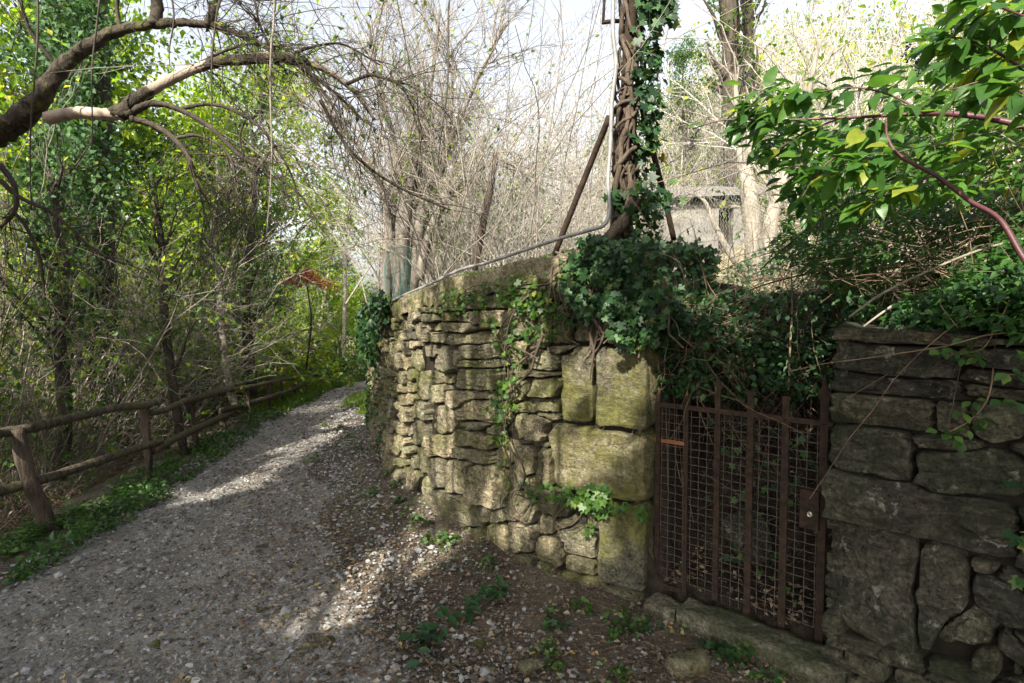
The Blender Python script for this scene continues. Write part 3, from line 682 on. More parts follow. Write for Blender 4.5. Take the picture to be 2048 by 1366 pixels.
slab(A + .01 * GD, B - .004 * GD, .17, -.12, .055, 3, M['sill'], SILL)
slab(B + .004 * GD, C, .2, -.12, .08, 7, M['sill'], SILL)

# ---------------------------------------------------------------- gate
def gpt(s, w=.115): return C0 + GD * s + GN * w
def gate_s(px):
    d = ray(px, 1000); r = d[0] / d[1]; p0 = gpt(0); return (r * p0[1] - p0[0]) / (GD[0] - r * GD[1])
def gz(px, py):
    p = gpt(gate_s(px)); d = ray(px, py); return EYE + d[2] * p[1] / d[1]
def gbox(s0, s1, w0, w1, z0, z1, bev=.0015):
    c = []
    for s in (s0, s1):
        for w in (w0, w1):
            p = gpt(s, w)
            for z in (z0, z1): c.append((p[0], p[1], z))
    f = [[0, 1, 3, 2], [4, 6, 7, 5], [0, 4, 5, 1], [2, 3, 7, 6], [0, 2, 6, 4], [1, 5, 7, 3]]
    return np.array(c), [np.array(f)]
def gpoly(outline, w0, w1):
    """outline in (s,z), extruded between w0 and w1"""
    n = len(outline); v = []
    for w in (w0, w1):
        for s, z in outline: p = gpt(s, w); v.append((p[0], p[1], z))
    side = [[i, (i + 1) % n, n + (i + 1) % n, n + i] for i in range(n)]
    return np.array(v), [np.array(side), np.arange(n)[None, ::-1], (np.arange(n) + n)[None]]
gp = gpt(.45)
GATE = empty('iron_gate', (gp[0], gp[1], .05), 'small rusty wrought iron gate with wire mesh between two stone walls', 'gate')
bars = [(1315, 11, 785, 1170, 'pin'), (1371, 10, 791, 1184, 'pin'), (1433, 14, 786, 1200, 'diamond'), (1498, 15, 795, 1232, 'cap'), (1568, 16, 800, 1258, 'flat'), (1645, 18, 805, 1292, 'drop')]
for px, w, yt, yb, kind in bars:
    s = gate_s(px); hw = .84 * w / 2 * gpt(s)[1] / F; zt, zb = gz(px, yt), gz(px, yb)
    n = 14; zz = np.linspace(zb, zt, n); acc = Acc(); ww = .005
    o = [(s - hw + .0012 * vn(q * 9, px, 1).item(), q) for q in zz] + [(s + hw + .0012 * vn(q * 9, px, 5).item(), q) for q in zz[::-1]]
    v, f = gpoly(o, .115 - ww, .115 + ww)
    # sides as quads, front and back as a ladder
    lad = np.array([[i, 2 * n - 1 - i, 2 * n - 2 - i, i + 1] for i in range(n - 1)])
    acc.add(v, [f[0], lad, (lad + 2 * n)[:, ::-1]])
    bo = acc.build('bar', M['rust_bright'] if px == 1315 and False else M['rust'], GATE, False)
    a = Acc()
    if kind == 'pin':
        v, f = gpoly([(s - .006, zt - .004), (s + .006, zt - .004), (s + .004, zt + .03), (s - .005, zt + .022)], .112, .118)
    elif kind == 'diamond':
        v, f = gpoly([(s - .008, zt - .002), (s + .008, zt - .002), (s + .025, zt + .035), (s + .012, zt + .06), (s + .003, zt + .085), (s - .004, zt + .085), (s - .013, zt + .06), (s - .025, zt + .034)], .111, .119)
    elif kind == 'cap':
        v, f = gpoly([(s - .012, zt - .003), (s + .012, zt - .003), (s + .016, zt + .014), (s + .03, zt + .02), (s + .031, zt + .033), (s - .026, zt + .035), (s - .028, zt + .02), (s - .015, zt + .013)], .106, .124)
    elif kind == 'flat':
        v, f = gpoly([(s - .02, zt - .004), (s + .02, zt - .004), (s + .026, zt + .018), (s - .018, zt + .02)], .110, .120)
    else:
        v, f = gpoly([(s - .014, zt - .01), (s + .014, zt - .01), (s + .03, zt + .03), (s + .026, zt + .052), (s + .011, zt + .075), (s + .004, zt + .115), (s - .001, zt + .15), (s - .007, zt + .11), (s - .014, zt + .075), (s - .028, zt + .05), (s - .03, zt + .03)], .109, .121)
    a.add(v, f); a.build('finial', M['rust_bright'] if kind == 'pin' else M['rust'], bo, False)
s0, s5 = gate_s(1306), gate_s(1662)
zr = gz(1433, 822)
v, f = gbox(s0 + .01, s5, .107, .112 - .0035, zr - .014, zr + .014); build('rail', v, f, M['rust'], GATE, False)
sb = gate_s(1371)
v, f = gbox(-.02, sb + .008, .1205, .127, gz(1340, 884) - .012, gz(1340, 884) + .011); build('rail', v, f, M['rust_bright'], GATE, False)
v, f = gbox(s0 - .01, sb + .012, .1205, .13, gz(1340, 1176) - .016, gz(1340, 1176) + .014); build('rail', v, f, M['rust'], GATE, False)
v, f = gbox(gate_s(1640), gate_s(1645) + .06, .122, .130, .13, .16); build('hinge', v, f, M['rust'], GATE, False)
acc = Acc()
wires_p, wires_r = [], []
zb0, zt0 = .09, zr - .02
for s in np.arange(s0 + .045, gate_s(1640), .0475):
    zz = np.linspace(zb0 + .02 * math.sin(s * 9), zt0, 24); k = 24
    q = np.array([gpt(s + .0018 * vn(z * 5, s * 31, 0).item() + .003 * vn(z * 1.3, s * 11, 4).item(), .128 + .003 * (-1) ** i) for i, z in enumerate(zz)])
    wires_p.append(np.column_stack([q, zz]))
for z in np.arange(zb0 + .03, zt0, .047):
    sx = np.linspace(s0 + .015, gate_s(1640), 24)
    q = np.array([gpt(a, .1285 - .003 * (-1) ** i) for i, a in enumerate(sx)])
    zz = z + .004 * vn(sx * 6, z * 17, 2) + .003 * np.sin(sx * 5)
    wires_p.append(np.column_stack([q, zz]))
wires_p = np.array(wires_p); v, f = tubes(wires_p, np.full(wires_p.shape[:2], .0019), 5)
acc.add(v, f); acc.build('wire_mesh', M['rust_dark'], GATE)
for px in (1315, 1371, 1433, 1498, 1568, 1645):
    s = gate_s(px); p = gpt(s, .1035); th = np.arange(8) * np.pi / 4; r = .0085
    v = [[*(gpt(s + r * math.cos(t), .107)), zr + r * math.sin(t)] for t in th] + [[*(gpt(s + r * .6 * math.cos(t), .102)), zr + r * .6 * math.sin(t)] for t in th]
    f = [[i, (i + 1) % 8, 8 + (i + 1) % 8, 8 + i] for i in range(8)]; build('rivet', v, [np.array(f), np.arange(8, 16)[None]], M['rust'], GATE)
l0, l1 = gate_s(1603), gate_s(1641); z0, z1 = gz(1622, 1055), gz(1622, 979)
v, f = gbox(l0, l1, .085, .1095, z0, z1); lb = build('lock_box', v, f, M['rust'], GATE, False)
s = gate_s(1624); zc = gz(1624, 1025); th = np.arange(16) * np.pi / 8
rings = [(.013, .0855), (.013, .078), (.0105, .0755), (.0105, .0785), (.006, .0785), (.006, .075)]
v = [[*(gpt(s + r * math.cos(t), w)), zc + r * math.sin(t)] for r, w in rings for t in th]
f = [[k * 16 + i, k * 16 + (i + 1) % 16, (k + 1) * 16 + (i + 1) % 16, (k + 1) * 16 + i] for k in range(len(rings) - 1) for i in range(16)]
lc = build('lock_cylinder', v, [np.array(f), np.arange(80, 96)[None]], M['brass'], lb)
v, f = gbox(s - .0012, s + .0012, .0742, .0752, zc - .005, zc + .005); build('keyhole', v, f, M['dark'], lb, False)

# ---------------------------------------------------------------- rustic pole fence on the left
FENCE = empty('pole_fence', (-3.6, 5, 0), 'rustic fence of mossy round poles on the left edge of the gravel path', 'fence')
def post(pl, m='postwood', n=5):
    v, f, p, r = limb(pl, n, 10, .16, pl[0][0]); build('post', v, f, M[m], FENCE)
post([(103, 1085, 4.42, 32.4), (92, 1040, 4.40, 29.3), (62, 970, 4.37, 27.5), (44, 905, 4.35, 27.5), (34, 858, 4.34, 23.7)])
post([(299, 975, 5.72, 13.5), (297, 905, 5.71, 16.5), (291, 860, 5.7, 16.5), (289, 806, 5.7, 16.8)])
post([(395, 903, 7.25, 11.1), (386, 850, 7.25, 13.7), (377, 806, 7.25, 14.4), (372, 798, 7.25, 13.0)])
post([(448, 862, 8.5, 12.7), (442, 825, 8.5, 12.3), (437, 778, 8.5, 15.1)])
post([(499, 842, 9.3, 7.1), (497, 815, 9.3, 7.1), (494, 778, 9.3, 6.3)])
post([(540, 824, 10.1, 6.3), (540, 798, 10.1, 7.9), (537, 763, 10.1, 8.7)])
post([(566, 808, 11.0, 4.0), (564, 790, 11., 5.6), (563, 765, 11., 5.6)])
post([(592, 800, 11.7, 4.8), (589, 785, 11.7, 6.3), (588, 768, 11.7, 6.3)])
post([(612, 792, 12.4, 4.0), (611, 778, 12.4, 4.8), (611, 762, 12.4, 4.8)])
def rail(pl, n=8):
    v, f, p, r = limb(pl, n, 10, .13, pl[0][1]); build('rail', v, f, M['rail'], FENCE)
rail([(-260, 905, 3.3, 28.7), (-100, 885, 3.8, 23.7), (0, 866, 4.25, 21.2), (60, 856, 4.45, 20.6), (160, 832, 4.95, 16.8), (230, 816, 5.3, 15.6), (290, 810, 5.6, 15.1), (325, 800, 5.8, 13.5)])
rail([(300, 826, 5.75, 12.3), (335, 818, 6.1, 12.3), (372, 802, 6.95, 12.3), (395, 796, 7.3, 13.7), (440, 783, 8.3, 13.5), (462, 777, 8.8, 11.1)])
rail([(436, 780, 8.35, 11.1), (465, 780, 8.9, 10.3), (500, 774, 9.4, 9.5), (538, 765, 10.1, 7.9), (552, 761, 10.5, 7.1)])
rail([(545, 767, 10.2, 7.1), (565, 759, 11., 6.3), (590, 757, 11.8, 6.3), (612, 745, 12.6, 5.6)])
rail([(-260, 1062, 3.25, 28.7), (-80, 1010, 3.85, 23.7), (0, 983, 4.25, 20.6), (75, 962, 4.45, 19.3), (180, 928, 4.95, 17.5), (250, 904, 5.3, 16.5), (322, 882, 5.78, 13.7)])
rail([(306, 902, 5.72, 15.1), (330, 888, 5.9, 13.0), (390, 858, 6.95, 13.7), (430, 840, 8., 13.0), (462, 826, 8.75, 11.1)])
rail([(444, 820, 8.4, 12.7), (470, 814, 8.9, 10.3), (500, 806, 9.5, 10.3), (545, 792, 10.15, 8.7), (562, 785, 10.7, 7.1)])
rail([(545, 798, 10.15, 7.1), (570, 784, 11, 7.1), (592, 776, 11.7, 7.1), (618, 764, 12.7, 4.8)])

# ---------------------------------------------------------------- loose stones, gravel and leaf litter
big = [(527, 1090, 44, 14, 'dark flat stone lying alone in the middle of the path', 'darkstone'), (620, 1292, 52, 26, 'brown angular stone, left of the touching pair on the path', 'stone'),
 (649, 1281, 42, 30, 'tan stone, right of the touching pair on the path', 'stone'), (1062, 1320, 62, 40, 'flat mossy stone half buried in front of the wall corner', 'coping'),
 (1382, 1312, 104, 80, 'large rounded mossy boulder in front of the doorstep', 'quoin'), (1302, 1248, 30, 36, 'small upright mossy stone against the doorstep end', 'sill'),
 (368, 1175, 20, 18, 'pale round pebble in the middle of the gravel', 'pebble'), (960, 1280, 32, 22, 'grey cobble at the tip of the fallen leafy branch', 'coping'), (805, 1245, 34, 24, 'tan cobble left of the fallen leafy branch', 'coping'),
 (525, 1215, 36, 12, 'thin slanting stone left of the sunny gravel patch', 'coping'), (290, 1007, 60, 12, 'long flat rock at the path edge below the second fence post', 'coping'), (785, 1045, 30, 22, 'dark brown stone at the foot of the curved wall', 'darkstone'),
 (310, 1280, 30, 24, 'smooth grey stone lower left on the gravel', 'coping'), (355, 1350, 30, 22, 'pale stone at the bottom edge left of centre', 'coping'), (985, 1335, 26, 26, 'white angular stone at the bottom of the dirt', 'coping'),
 (955, 1355, 26, 20, 'rough pale stone beside the white angular one', 'coping'), (1275, 1325, 16, 18, 'small pale stone left of the mossy boulder', 'coping'), (745, 1300, 20, 16, 'small grey stone left of the dark leafy branch', 'coping'), (330, 985 + 5, 26, 12, 'low grey stone beside the second fence post', 'coping')]
for k, (px, py, w, h, lab, mm) in enumerate(big):
    p = G(px, py + h * .3, 0); Y = p[1]; r = w * Y / F / 2; hh = h * Y / F / 2
    p[2] = zg(p[0], p[1])
    o = rock(p + np.array([0, 0, hh * .35]), 1, r, r * .8, max(hh * .85, .012), 300 + k, 3, R.uniform(-.5, .5), .4, M[mm], 'loose_rock' if w > 40 else 'loose_stone'); tag(o, lab, 'rock')
ICO = None
def ico(sub):
    import bmesh
    bm = bmesh.new(); bmesh.ops.create_icosphere(bm, subdivisions=sub, radius=1)
    v = np.array([q.co[:] for q in bm.verts]); f = np.array([[q.index for q in w.verts] for w in bm.faces]); bm.free(); return v, f
IV, IF = ico(1)
def pebbles(name, X, Y, Z, S, rs, flat=.55, tint=None):
    n = len(X); v = IV[None] * (1 + rs.uniform(-.28, .28, (n, len(IV), 1))) * np.stack([rs.uniform(.8, 1.3, n), rs.uniform(.6, 1., n), rs.uniform(.3, flat + .2, n)], 1)[:, None]
    a = rs.uniform(0, 6.28, n); c, s = np.cos(a)[:, None], np.sin(a)[:, None]
    v = np.stack([v[..., 0] * c - v[..., 1] * s, v[..., 0] * s + v[..., 1] * c, v[..., 2] + .25 * v[..., 0] * rs.normal(0, .5, (n, 1))], -1) * S[:, None, None]
    v = v + np.stack([X, Y, Z], 1)[:, None]
    f = (np.arange(n) * len(IV))[:, None, None] + IF[None]
    t = rs.rand(n) ** 1.2 if tint is None else tint
    o = build(name, v.reshape(-1, 3), [f.reshape(-1, 3)], M['pebble'], None, False, np.repeat(t, len(IF))); return o
rs = np.random.RandomState(21)
n = 42000; Y = 1.9 + 11 * rs.rand(n) ** 2.0; l = path_l(Y) - .15; r = path_r(Y) + .3 + .5 * np.abs(rs.normal(0, 1, n))
X = l + (r - l) * rs.rand(n); S = .0038 + .013 * rs.rand(n) ** 3.0; b_ = rs.rand(n); S = np.where(b_ > .985, S + .014, S) * (1 + .05 * Y)
o = pebbles('gravel', X, Y, zg(X, Y) + .010 + S * .15, S, rs); tag(o, 'grey gravel and small stones covering the path', 'gravel', kind='stuff')
n = 6500; Y = 1.9 + 7 * rs.rand(n) ** 1.6; X = path_r(Y) + rs.rand(n) ** .9 * (3.2)
sl, dl, _ = dist_line(X, Y, LW); sr, dr, _ = dist_line(X, Y, RW); ok = ((sl < -.03) | (X > .8)) & (sr < -.03) & (((X - C0[0]) * GN[0] + (Y - C0[1]) * GN[1]) < -.05)
X, Y = X[ok], Y[ok]; S = .003 + .012 * rs.rand(len(X)) ** 3; S = np.where(rs.rand(len(X)) > .985, S + .014, S)
o = pebbles('scattered_pebbles', X, Y, zg(X, Y) + S * .2, S, rs, tint=rs.rand(len(X)) ** 2.2 * .9); tag(o, 'small stones scattered in the dirt at the foot of the wall', 'pebbles', kind='stuff')
acc = Acc(); n = 26000; Y = 1.9 + 10 * rs.rand(n) ** 1.5; X = path_r(Y) - 1.1 + rs.rand(n) ** .75 * 4.3
sl, dl, _ = dist_line(X, Y, LW); sr, dr, _ = dist_line(X, Y, RW); ok = ((sl < -.01) | (X > .8)) & (sr < -.01) & (((X - C0[0]) * GN[0] + (Y - C0[1]) * GN[1]) < -.03)
X, Y = X[ok], Y[ok]; n = len(X)
leaves(acc, np.stack([X, Y, zg(X, Y) + .016 + .012 * rs.rand(n)], 1), rdir(n, 0, rs, .15), nrm(np.stack([rs.normal(0, .4, n), rs.normal(0, .4, n), np.ones(n)], 1)), rs.uniform(.012, .042, n), rs.uniform(.3, .8, n), KITE, rs.rand(n), rs)
n = 3600; Y = 2 + 9 * rs.rand(n) ** 1.4; X = path_l(Y) + rs.rand(n) ** .6 * (path_r(Y) - path_l(Y))
leaves(acc, np.stack([X, Y, zg(X, Y) + .03], 1), rdir(n, 0, rs, .15), nrm(np.stack([rs.normal(0, .4, n), rs.normal(0, .4, n), np.ones(n)], 1)), rs.uniform(.015, .035, n), rs.uniform(.5, .8, n), KITE, rs.rand(n), rs)
tag(acc.build('leaf_litter', M['litter']), 'dry brown leaves littering the dirt in front of the wall', 'leaf litter', kind='stuff')
n = 900; Y = 2 + 6 * rs.rand(n) ** 1.4; X = path_r(Y) - .6 + rs.rand(n) * 2.6
sl, dl, _ = dist_line(X, Y, LW); sr, dr, _ = dist_line(X, Y, RW); ok = ((sl < -.1) | (X > .85)) & (sr < -.1) & (((X - C0[0]) * GN[0] + (Y - C0[1]) * GN[1]) < -.1); X, Y = X[ok], Y[ok]
g_ = grow(np.stack([X, Y, zg(X, Y) + .015], 1), rdir(len(X), 0, rs, .02), rs.uniform(.05, .22, len(X)), 5, .2, 0, rs); g_[..., 2] = zg(g_[..., 0], g_[..., 1]) + .014
a = Acc(); v, f = tubes(g_, taper(rs.uniform(.0012, .0028, len(X)), 5), 4); a.add(v, f)
tag(a.build('fallen_twigs', M['twig_brown']), 'thin dry twigs scattered over the dirt', 'twigs', kind='stuff')


# ---------------------------------------------------------------- the place behind: hut, pole, post
def box(x0, x1, y0, y1, z0, z1):
    v = np.array([[x, y, z] for x in (x0, x1) for y in (y0, y1) for z in (z0, z1)], float)
    return v, [np.array([[0, 1, 3, 2], [4, 6, 7, 5], [0, 4, 5, 1], [2, 3, 7, 6], [0, 2, 6, 4], [1, 5, 7, 3]])]
def obox(c, a, half, z0, z1):
    """box turned by a about z: half = (hx, hy)"""
    v, f = box(-half[0], half[0], -half[1], half[1], z0, z1); c_, s_ = math.cos(a), math.sin(a)
    return np.stack([c[0] + v[:, 0] * c_ - v[:, 1] * s_, c[1] + v[:, 0] * s_ + v[:, 1] * c_, v[:, 2]], 1), f
hp = P(1452, 480, 14.0)
HUT = empty('stone_hut', hp, 'small pale plastered ruin with a dark doorway up the slope behind the mesh fence', 'hut')
hx, hy, hz = hp
wl, wr = P(1352, 480, 14)[0] - .3, P(1546, 480, 14)[0] + .2
zt = P(1450, 402, 14)[2]; dl, dr = P(1437, 480, 14)[0], P(1466, 480, 14)[0]; dz = P(1450, 414, 14)[2]
a = Acc()
for bx in ((wl, dl, 14, 14.4, hz - 1, zt), (dr, wr, 14, 14.4, hz - 1, zt), (dl, dr, 14.002, 14.4, dz, zt - .002), (wl, wl + .4, 14.4, 17, hz - 1, zt), (wr - .4, wr, 14.4, 17, hz - 1, zt), (wl, wr, 17, 17.4, hz - 1, zt)):
    v, f = box(*bx); a.add(v, f)
a.build('wall', M['render'], HUT, False)
v, f = box(dl - .0, dr, 14.3, 14.36, hz - 1, dz); build('doorway', v, f, M['dark'], HUT, False)  # dark sheet in place of the shade inside the open doorway
v, f = box(dl - .15, dr + .15, 13.95, 14.1, dz + .003, dz + .12); build('lintel', v, f, M['bark_grey'], HUT, False)
rv = np.array([[wl - .3, 13.7, zt], [wr + .3, 13.7, zt + .15], [wr + .3, 15.7, zt + .75], [wl - .3, 15.7, zt + .6], [wr + .3, 17.7, zt + .1], [wl - .3, 17.7, zt]])
rv = np.vstack([rv, rv + [0, 0, .05]])
build('roof', rv, [np.array([[0, 1, 2, 3], [3, 2, 4, 5], [6, 9, 8, 7], [9, 11, 10, 8], [0, 6, 7, 1], [4, 10, 11, 5], [0, 3, 9, 6], [3, 5, 11, 9], [1, 7, 8, 2], [2, 8, 10, 4]])], M['roof'], HUT, False)
v, f, p, r = limb([(687, 740, 17.5, 8), (688, 690, 17.5, 8), (689, 620, 17.5, 8), (690, 555, 17.5, 8), (691, 480, 17.5, 7)], 4, 8, .05)
tag(build('utility_pole', v, f, M['pole']), 'slim pale timber pole standing in the greenery where the path turns', 'pole')
v, f, p, r = limb([(948, 540, 5.9, 14), (958, 490, 5.9, 15), (972, 420, 5.85, 15), (985, 350, 5.8, 14), (991, 305, 5.8, 12)], 5, 9, .14)
tag(build('leaning_post', v, f, M['postwood']), 'weathered wooden post leaning right behind the curved wall', 'post')

# ---------------------------------------------------------------- mesh fence, pole and conduit on the wall
pb = P(1243, 490, 3.95)
MF = empty('mesh_fence', pb, 'torn chain link fence with rusty braced pole standing on the curved wall', 'fence')
polepath = [(1240, 500, 3.95, 24), (1246, 400, 3.95, 24), (1250, 280, 3.95, 24), (1255, 150, 3.95, 24), (1262, 20, 3.95, 24), (1266, -160, 3.95, 24)]
v, f, PP, PR = limb(polepath, 6, 10, .02); build('pole', v, f, M['rust'], MF)
v, f, _, _ = limb([(1108, 512, 4.35, 11), (1140, 430, 4.25, 12), (1180, 330, 4.15, 12), (1219, 232, 4.0, 13)], 5, 8, .04); build('strut', v, f, M['rust'], MF)
v, f, _, _ = limb([(1348, 480, 4.25, 11), (1325, 380, 4.15, 12), (1300, 280, 4.08, 12), (1276, 180, 4.0, 13)], 5, 8, .04); build('strut', v, f, M['rust'], MF)
v, f, _, _ = limb([(1206, 45, 3.97, 8), (1232, 42, 3.96, 8), (1256, 44, 3.95, 8)], 3, 6); build('bracket', v, f, M['rust'], MF)
v, f, _, _ = limb([(1206, 48, 3.97, 6), (1212, -60, 3.97, 6)], 3, 6); build('bracket', v, f, M['rust'], MF)
def chain(p0, p1, zb, zt, m, name, sag=.05, cell=.052, seed=0, r=.0021, hang=None, parent=MF):
    p0 = np.array(p0, float); p1 = np.array(p1, float); L = np.linalg.norm(p1 - p0); n = int(L / cell); k = int((zt - zb) / (cell * .5))
    i, j = np.meshgrid(np.arange(n + 1), np.arange(k + 1), indexing='ij')
    t = (i + .5 * ((j % 2) * 2 - 1) * .98 * .5 + 0) / n
    z = zb + (zt - zb) * j / k
    t_ = t + .012 * fbm(z * 1.5, t * 3, seed, 2); q = p0[None, None] + (p1 - p0)[None, None] * t_[..., None]
    nrm_ = np.array([-(p1 - p0)[1], (p1 - p0)[0]]) / L
    q = q + nrm_ * (.07 * fbm(t * 3, z * 1.3, seed + 3, 3))[..., None]
    z = z - sag * np.sin(np.clip(t, 0, 1) * np.pi) * (j / k) + .02 * fbm(t * 4, z * 2, seed + 7, 2)
    if hang is not None: z = zb + (z - zb) * hang(t)
    pts = np.concatenate([q, z[..., None]], -1); v, f = tubes(pts, np.full(pts.shape[:2], r), 3)
    return build(name, v, f, m, parent)
pw = P(1243, 490, 3.98)
chain((-.42, 5.95), (pw[0] - .02, pw[1] + .02), 1.98, 4.0, M['galv'], 'wire_mesh', seed=1)
chain((pw[0] + .02, pw[1] + .02), (2.55, 5.6), 2.05, 3.7, M['galv'], 'wire_mesh', seed=4, hang=lambda t: 1 - .28 * np.clip(t, 0, 1) ** 1.5)
NET = chain((-1.85, 8.2), (-1.05, 5.75), 1.72, 2.55, M['net'], 'garden_netting', seed=9, cell=.045, r=.0014, hang=lambda t: .55 + .45 * np.sin(np.clip(t, 0, 1) * 2.6), parent=None)
tag(NET, 'crumpled green plastic netting at the far end of the wall top', 'netting')
hose = [(1228, -60, 3.86, 8.8), (1226, 60, 3.86, 8.8), (1232, 130, 3.86, 8.8), (1224, 200, 3.85, 8.8), (1221, 290, 3.84, 8.0), (1216, 360, 3.83, 8.0), (1219, 415, 3.8, 8.0), (1210, 448, 3.76, 8.0), (1180, 460, 3.76, 8.0), (1120, 477, 3.85, 7.2), (1050, 500, 3.98, 7.2), (980, 524, 4.25, 6.4), (920, 540, 4.75, 6.4), (860, 568, 5.1, 5.6), (800, 594, 5.5, 4.8), (760, 618, 6.0, 4.8), (735, 648, 6.6, 4.0)]
v, f, _, _ = limb(hose, 8, 7, .03); tag(build('conduit', v, f, M['hose']), 'pale grey flexible conduit running down the pole and along the wall top', 'conduit')

# ---------------------------------------------------------------- ivy climbing the pole
IVV = empty('ivy_vine', pb, 'thick gnarled ivy vine twisted round the rusty pole', 'vine')
rs = np.random.RandomState(5)
a = Acc()
pc = crom([P(x, y, Y) for x, y, Y, w in polepath], 30)
def pole_at(z): return np.stack([np.interp(z, pc[:, 2], pc[:, 0]), np.interp(z, pc[:, 2], pc[:, 1]), z], -1)
zlo, zhi = 2.0, 4.3
for k in range(15):
    if k < 6: z0, z1 = zlo - .02, zhi; tw = rs.uniform(2.5, 7) * rs.choice([-1, 1]); rad = rs.uniform(.055, .075); th = rs.uniform(.010, .02)
    elif k < 12: z0 = rs.uniform(2.55, 3.05); z1 = z0 + rs.uniform(.15, .5); tw = rs.uniform(5, 13) * rs.choice([-1, 1]); rad = rs.uniform(.05, .085); th = rs.uniform(.010, .018)
    else: z0 = rs.uniform(2.1, 2.5); z1 = z0 + rs.uniform(.4, .8); tw = rs.uniform(3, 8) * rs.choice([-1, 1]); rad = rs.uniform(.05, .07); th = rs.uniform(.010, .018)
    z = np.linspace(z0, z1, 60); ph = rs.uniform(0, 6.28) + tw * (z - z0) + .8 * fbm(z * 3, k, 0, 3)
    rr = rad * (1 + .35 * fbm(z * 5, k * 3., 1, 3)); c = pole_at(z) + np.stack([rr * np.cos(ph), rr * np.sin(ph), .03 * fbm(z * 6, k, 3, 2)], 1)
    v, f = tubes(c[None], (th * (1 + .3 * fbm(z * 14, k, 2, 3)))[None], 7, True); a.add(v, f)
v, f, _, _ = limb([(1275, 400, 3.85, 16), (1255, 430, 3.83, 20), (1225, 465, 3.8, 22), (1195, 500, 3.75, 20), (1170, 535, 3.62, 16), (1165, 600, 3.5, 12)], 6, 8, .2); a.add(v, f)
v, f, _, _ = limb([(1262, 330, 3.85, 14), (1262, 400, 3.85, 20), (1245, 450, 3.82, 20), (1205, 480, 3.8, 14), (1120, 520, 3.8, 10)], 6, 8, .2); a.add(v, f)
for k in range(26):
    z0 = rs.uniform(2.5, 3.35); z = np.linspace(z0, z0 + rs.uniform(.05, .2), 26); ph = rs.uniform(0, 6.28) + rs.uniform(8, 22) * rs.choice([-1, 1]) * (z - z0); rr = rs.uniform(.065, .10); c = pole_at(z) + np.stack([rr * np.cos(ph), rr * np.sin(ph), .02 * np.sin(ph * 2)], 1)
    v, f = tubes(c[None], (rs.uniform(.006, .014) * (1 + .3 * fbm(z * 20, k, 2, 2)))[None], 6, True); a.add(v, f)
a.build('stem', M['vine'], IVV)
def ivy_pts(acc, pts, outw, size, rs, down=.8, tint=None, shape=IVY):
    n = len(pts); d = nrm(np.stack([rs.normal(0, .9, n), rs.normal(0, .5, n), -down + rs.normal(0, .6, n)], 1) + .3 * outw)
    nn = nrm(outw + np.array([0, 0, .55]) + rs.normal(0, .55, (n, 3)))
    leaves(acc, pts, d, nn, size, rs.uniform(.85, 1.15, n), shape, tint, rs)
a = Acc(); n = 400
z = 2.05 + (zhi - 2.05) * rs.rand(n); c = pole_at(z); th = rs.uniform(-1.9, .9, n); rr = rs.uniform(.05, .22, n) * (1 - .5 * ((z > 2.6) & (z < 3.1) & (rs.rand(n) < .6)))
# most of it hangs on the right-hand side of the pole
off = np.stack([rr * np.cos(th) + .06, rr * np.sin(th), 0 * z], 1); ivy_pts(a, c + off, nrm(off + 1e-6), rs.uniform(.04, .075, n), rs, 1.)
n = 170; pts = np.array([P(x, y, 3.85 + q) for x, y, q in zip(rs.uniform(1280, 1345, n), rs.uniform(-30, 45, n), rs.uniform(-.1, .2, n))]); ivy_pts(a, pts, np.array([[.2, -1, 0]]), rs.uniform(.05, .08, n), rs)
for (cx, cy, rx, ry, n) in [(1315, 395, 32, 30, 60), (1250, 405, 30, 35, 40), (1295, 150, 20, 90, 70), (1300, 270, 14, 70, 35)]:
    q = rs.normal(0, .5, (n, 2)); pts = np.array([P(cx + rx * b[0], cy + ry * b[1], 3.86) for b in q]); ivy_pts(a, pts, np.array([[.2, -1, 0]]), rs.uniform(.04, .07, n), rs)
tag(a.build('leaves', M['l_ivy'], IVV), kind='stuff')

# ivy and creepers on the wall
def rand_ell(cx, cy, rx, ry, n, rs): 
    a = rs.uniform(0, 6.283, n); r = np.sqrt(rs.rand(n)) ; return cx + rx * r * np.cos(a), cy + ry * r * np.sin(a)
def wall_ivy(acc, cx, cy, rx, ry, n, size, thick, rs, line=LW):
    xs, ys_ = rand_ell(cx, cy, rx * 1.15, ry * 1.15, int(n * 1.6), rs); out = []; nn = []
    kk = fbm(xs / 22, ys_ / 22, cx, 3) > -.25; xs, ys_ = xs[kk], ys_[kk]
    for x, y in zip(xs, ys_):
        u, z = line.hit(x, y); p, m = line.at(u); d = .02 + thick * (rs.rand() ** 1.5) * (.45 + .9 * abs(float(vn(x / 30, y / 30, 3)))); out.append([p[0] + m[0] * d, p[1] + m[1] * d, z]); nn.append([m[0], m[1], 0])
    if out: ivy_pts(acc, np.array(out), np.array(nn), rs.uniform(size * .5, size * 1.35, len(out)), rs)
rs = np.random.RandomState(15)
WI = empty('ivy', LW.off(1.0, .1, 1.9), 'dense dark ivy spilling over the wall corner beside the gate', 'ivy')
a = Acc()
for e in [(1235, 555, 80, 66, 560, .042, .26), (1280, 600, 52, 72, 430, .042, .24), (1245, 500, 85, 24, 340, .04, .2), (1155, 555, 40, 34, 90, .04, .12), (1180, 620, 50, 28, 110, .042, .1), (1275, 665, 40, 28, 130, .045, .12)]:
    wall_ivy(a, *e, rs)
n = 2000; x = rs.uniform(1285, 1430, n); y = 490 + rs.rand(n) * 290 - (x - 1285) * .0; keep = rs.rand(n) < np.clip(1.25 - (y - 650) / 160, .25, 1)
x, y = x[keep], y[keep]; pts = np.array([P(b, c, 3.42 + (b - 1285) / 145 * .45 + .25 * q) for b, c, q in zip(x, y, rs.rand(len(x)))])
ivy_pts(a, pts, np.array([[.2, -1, 0]]), rs.uniform(.03, .06, len(pts)), rs)
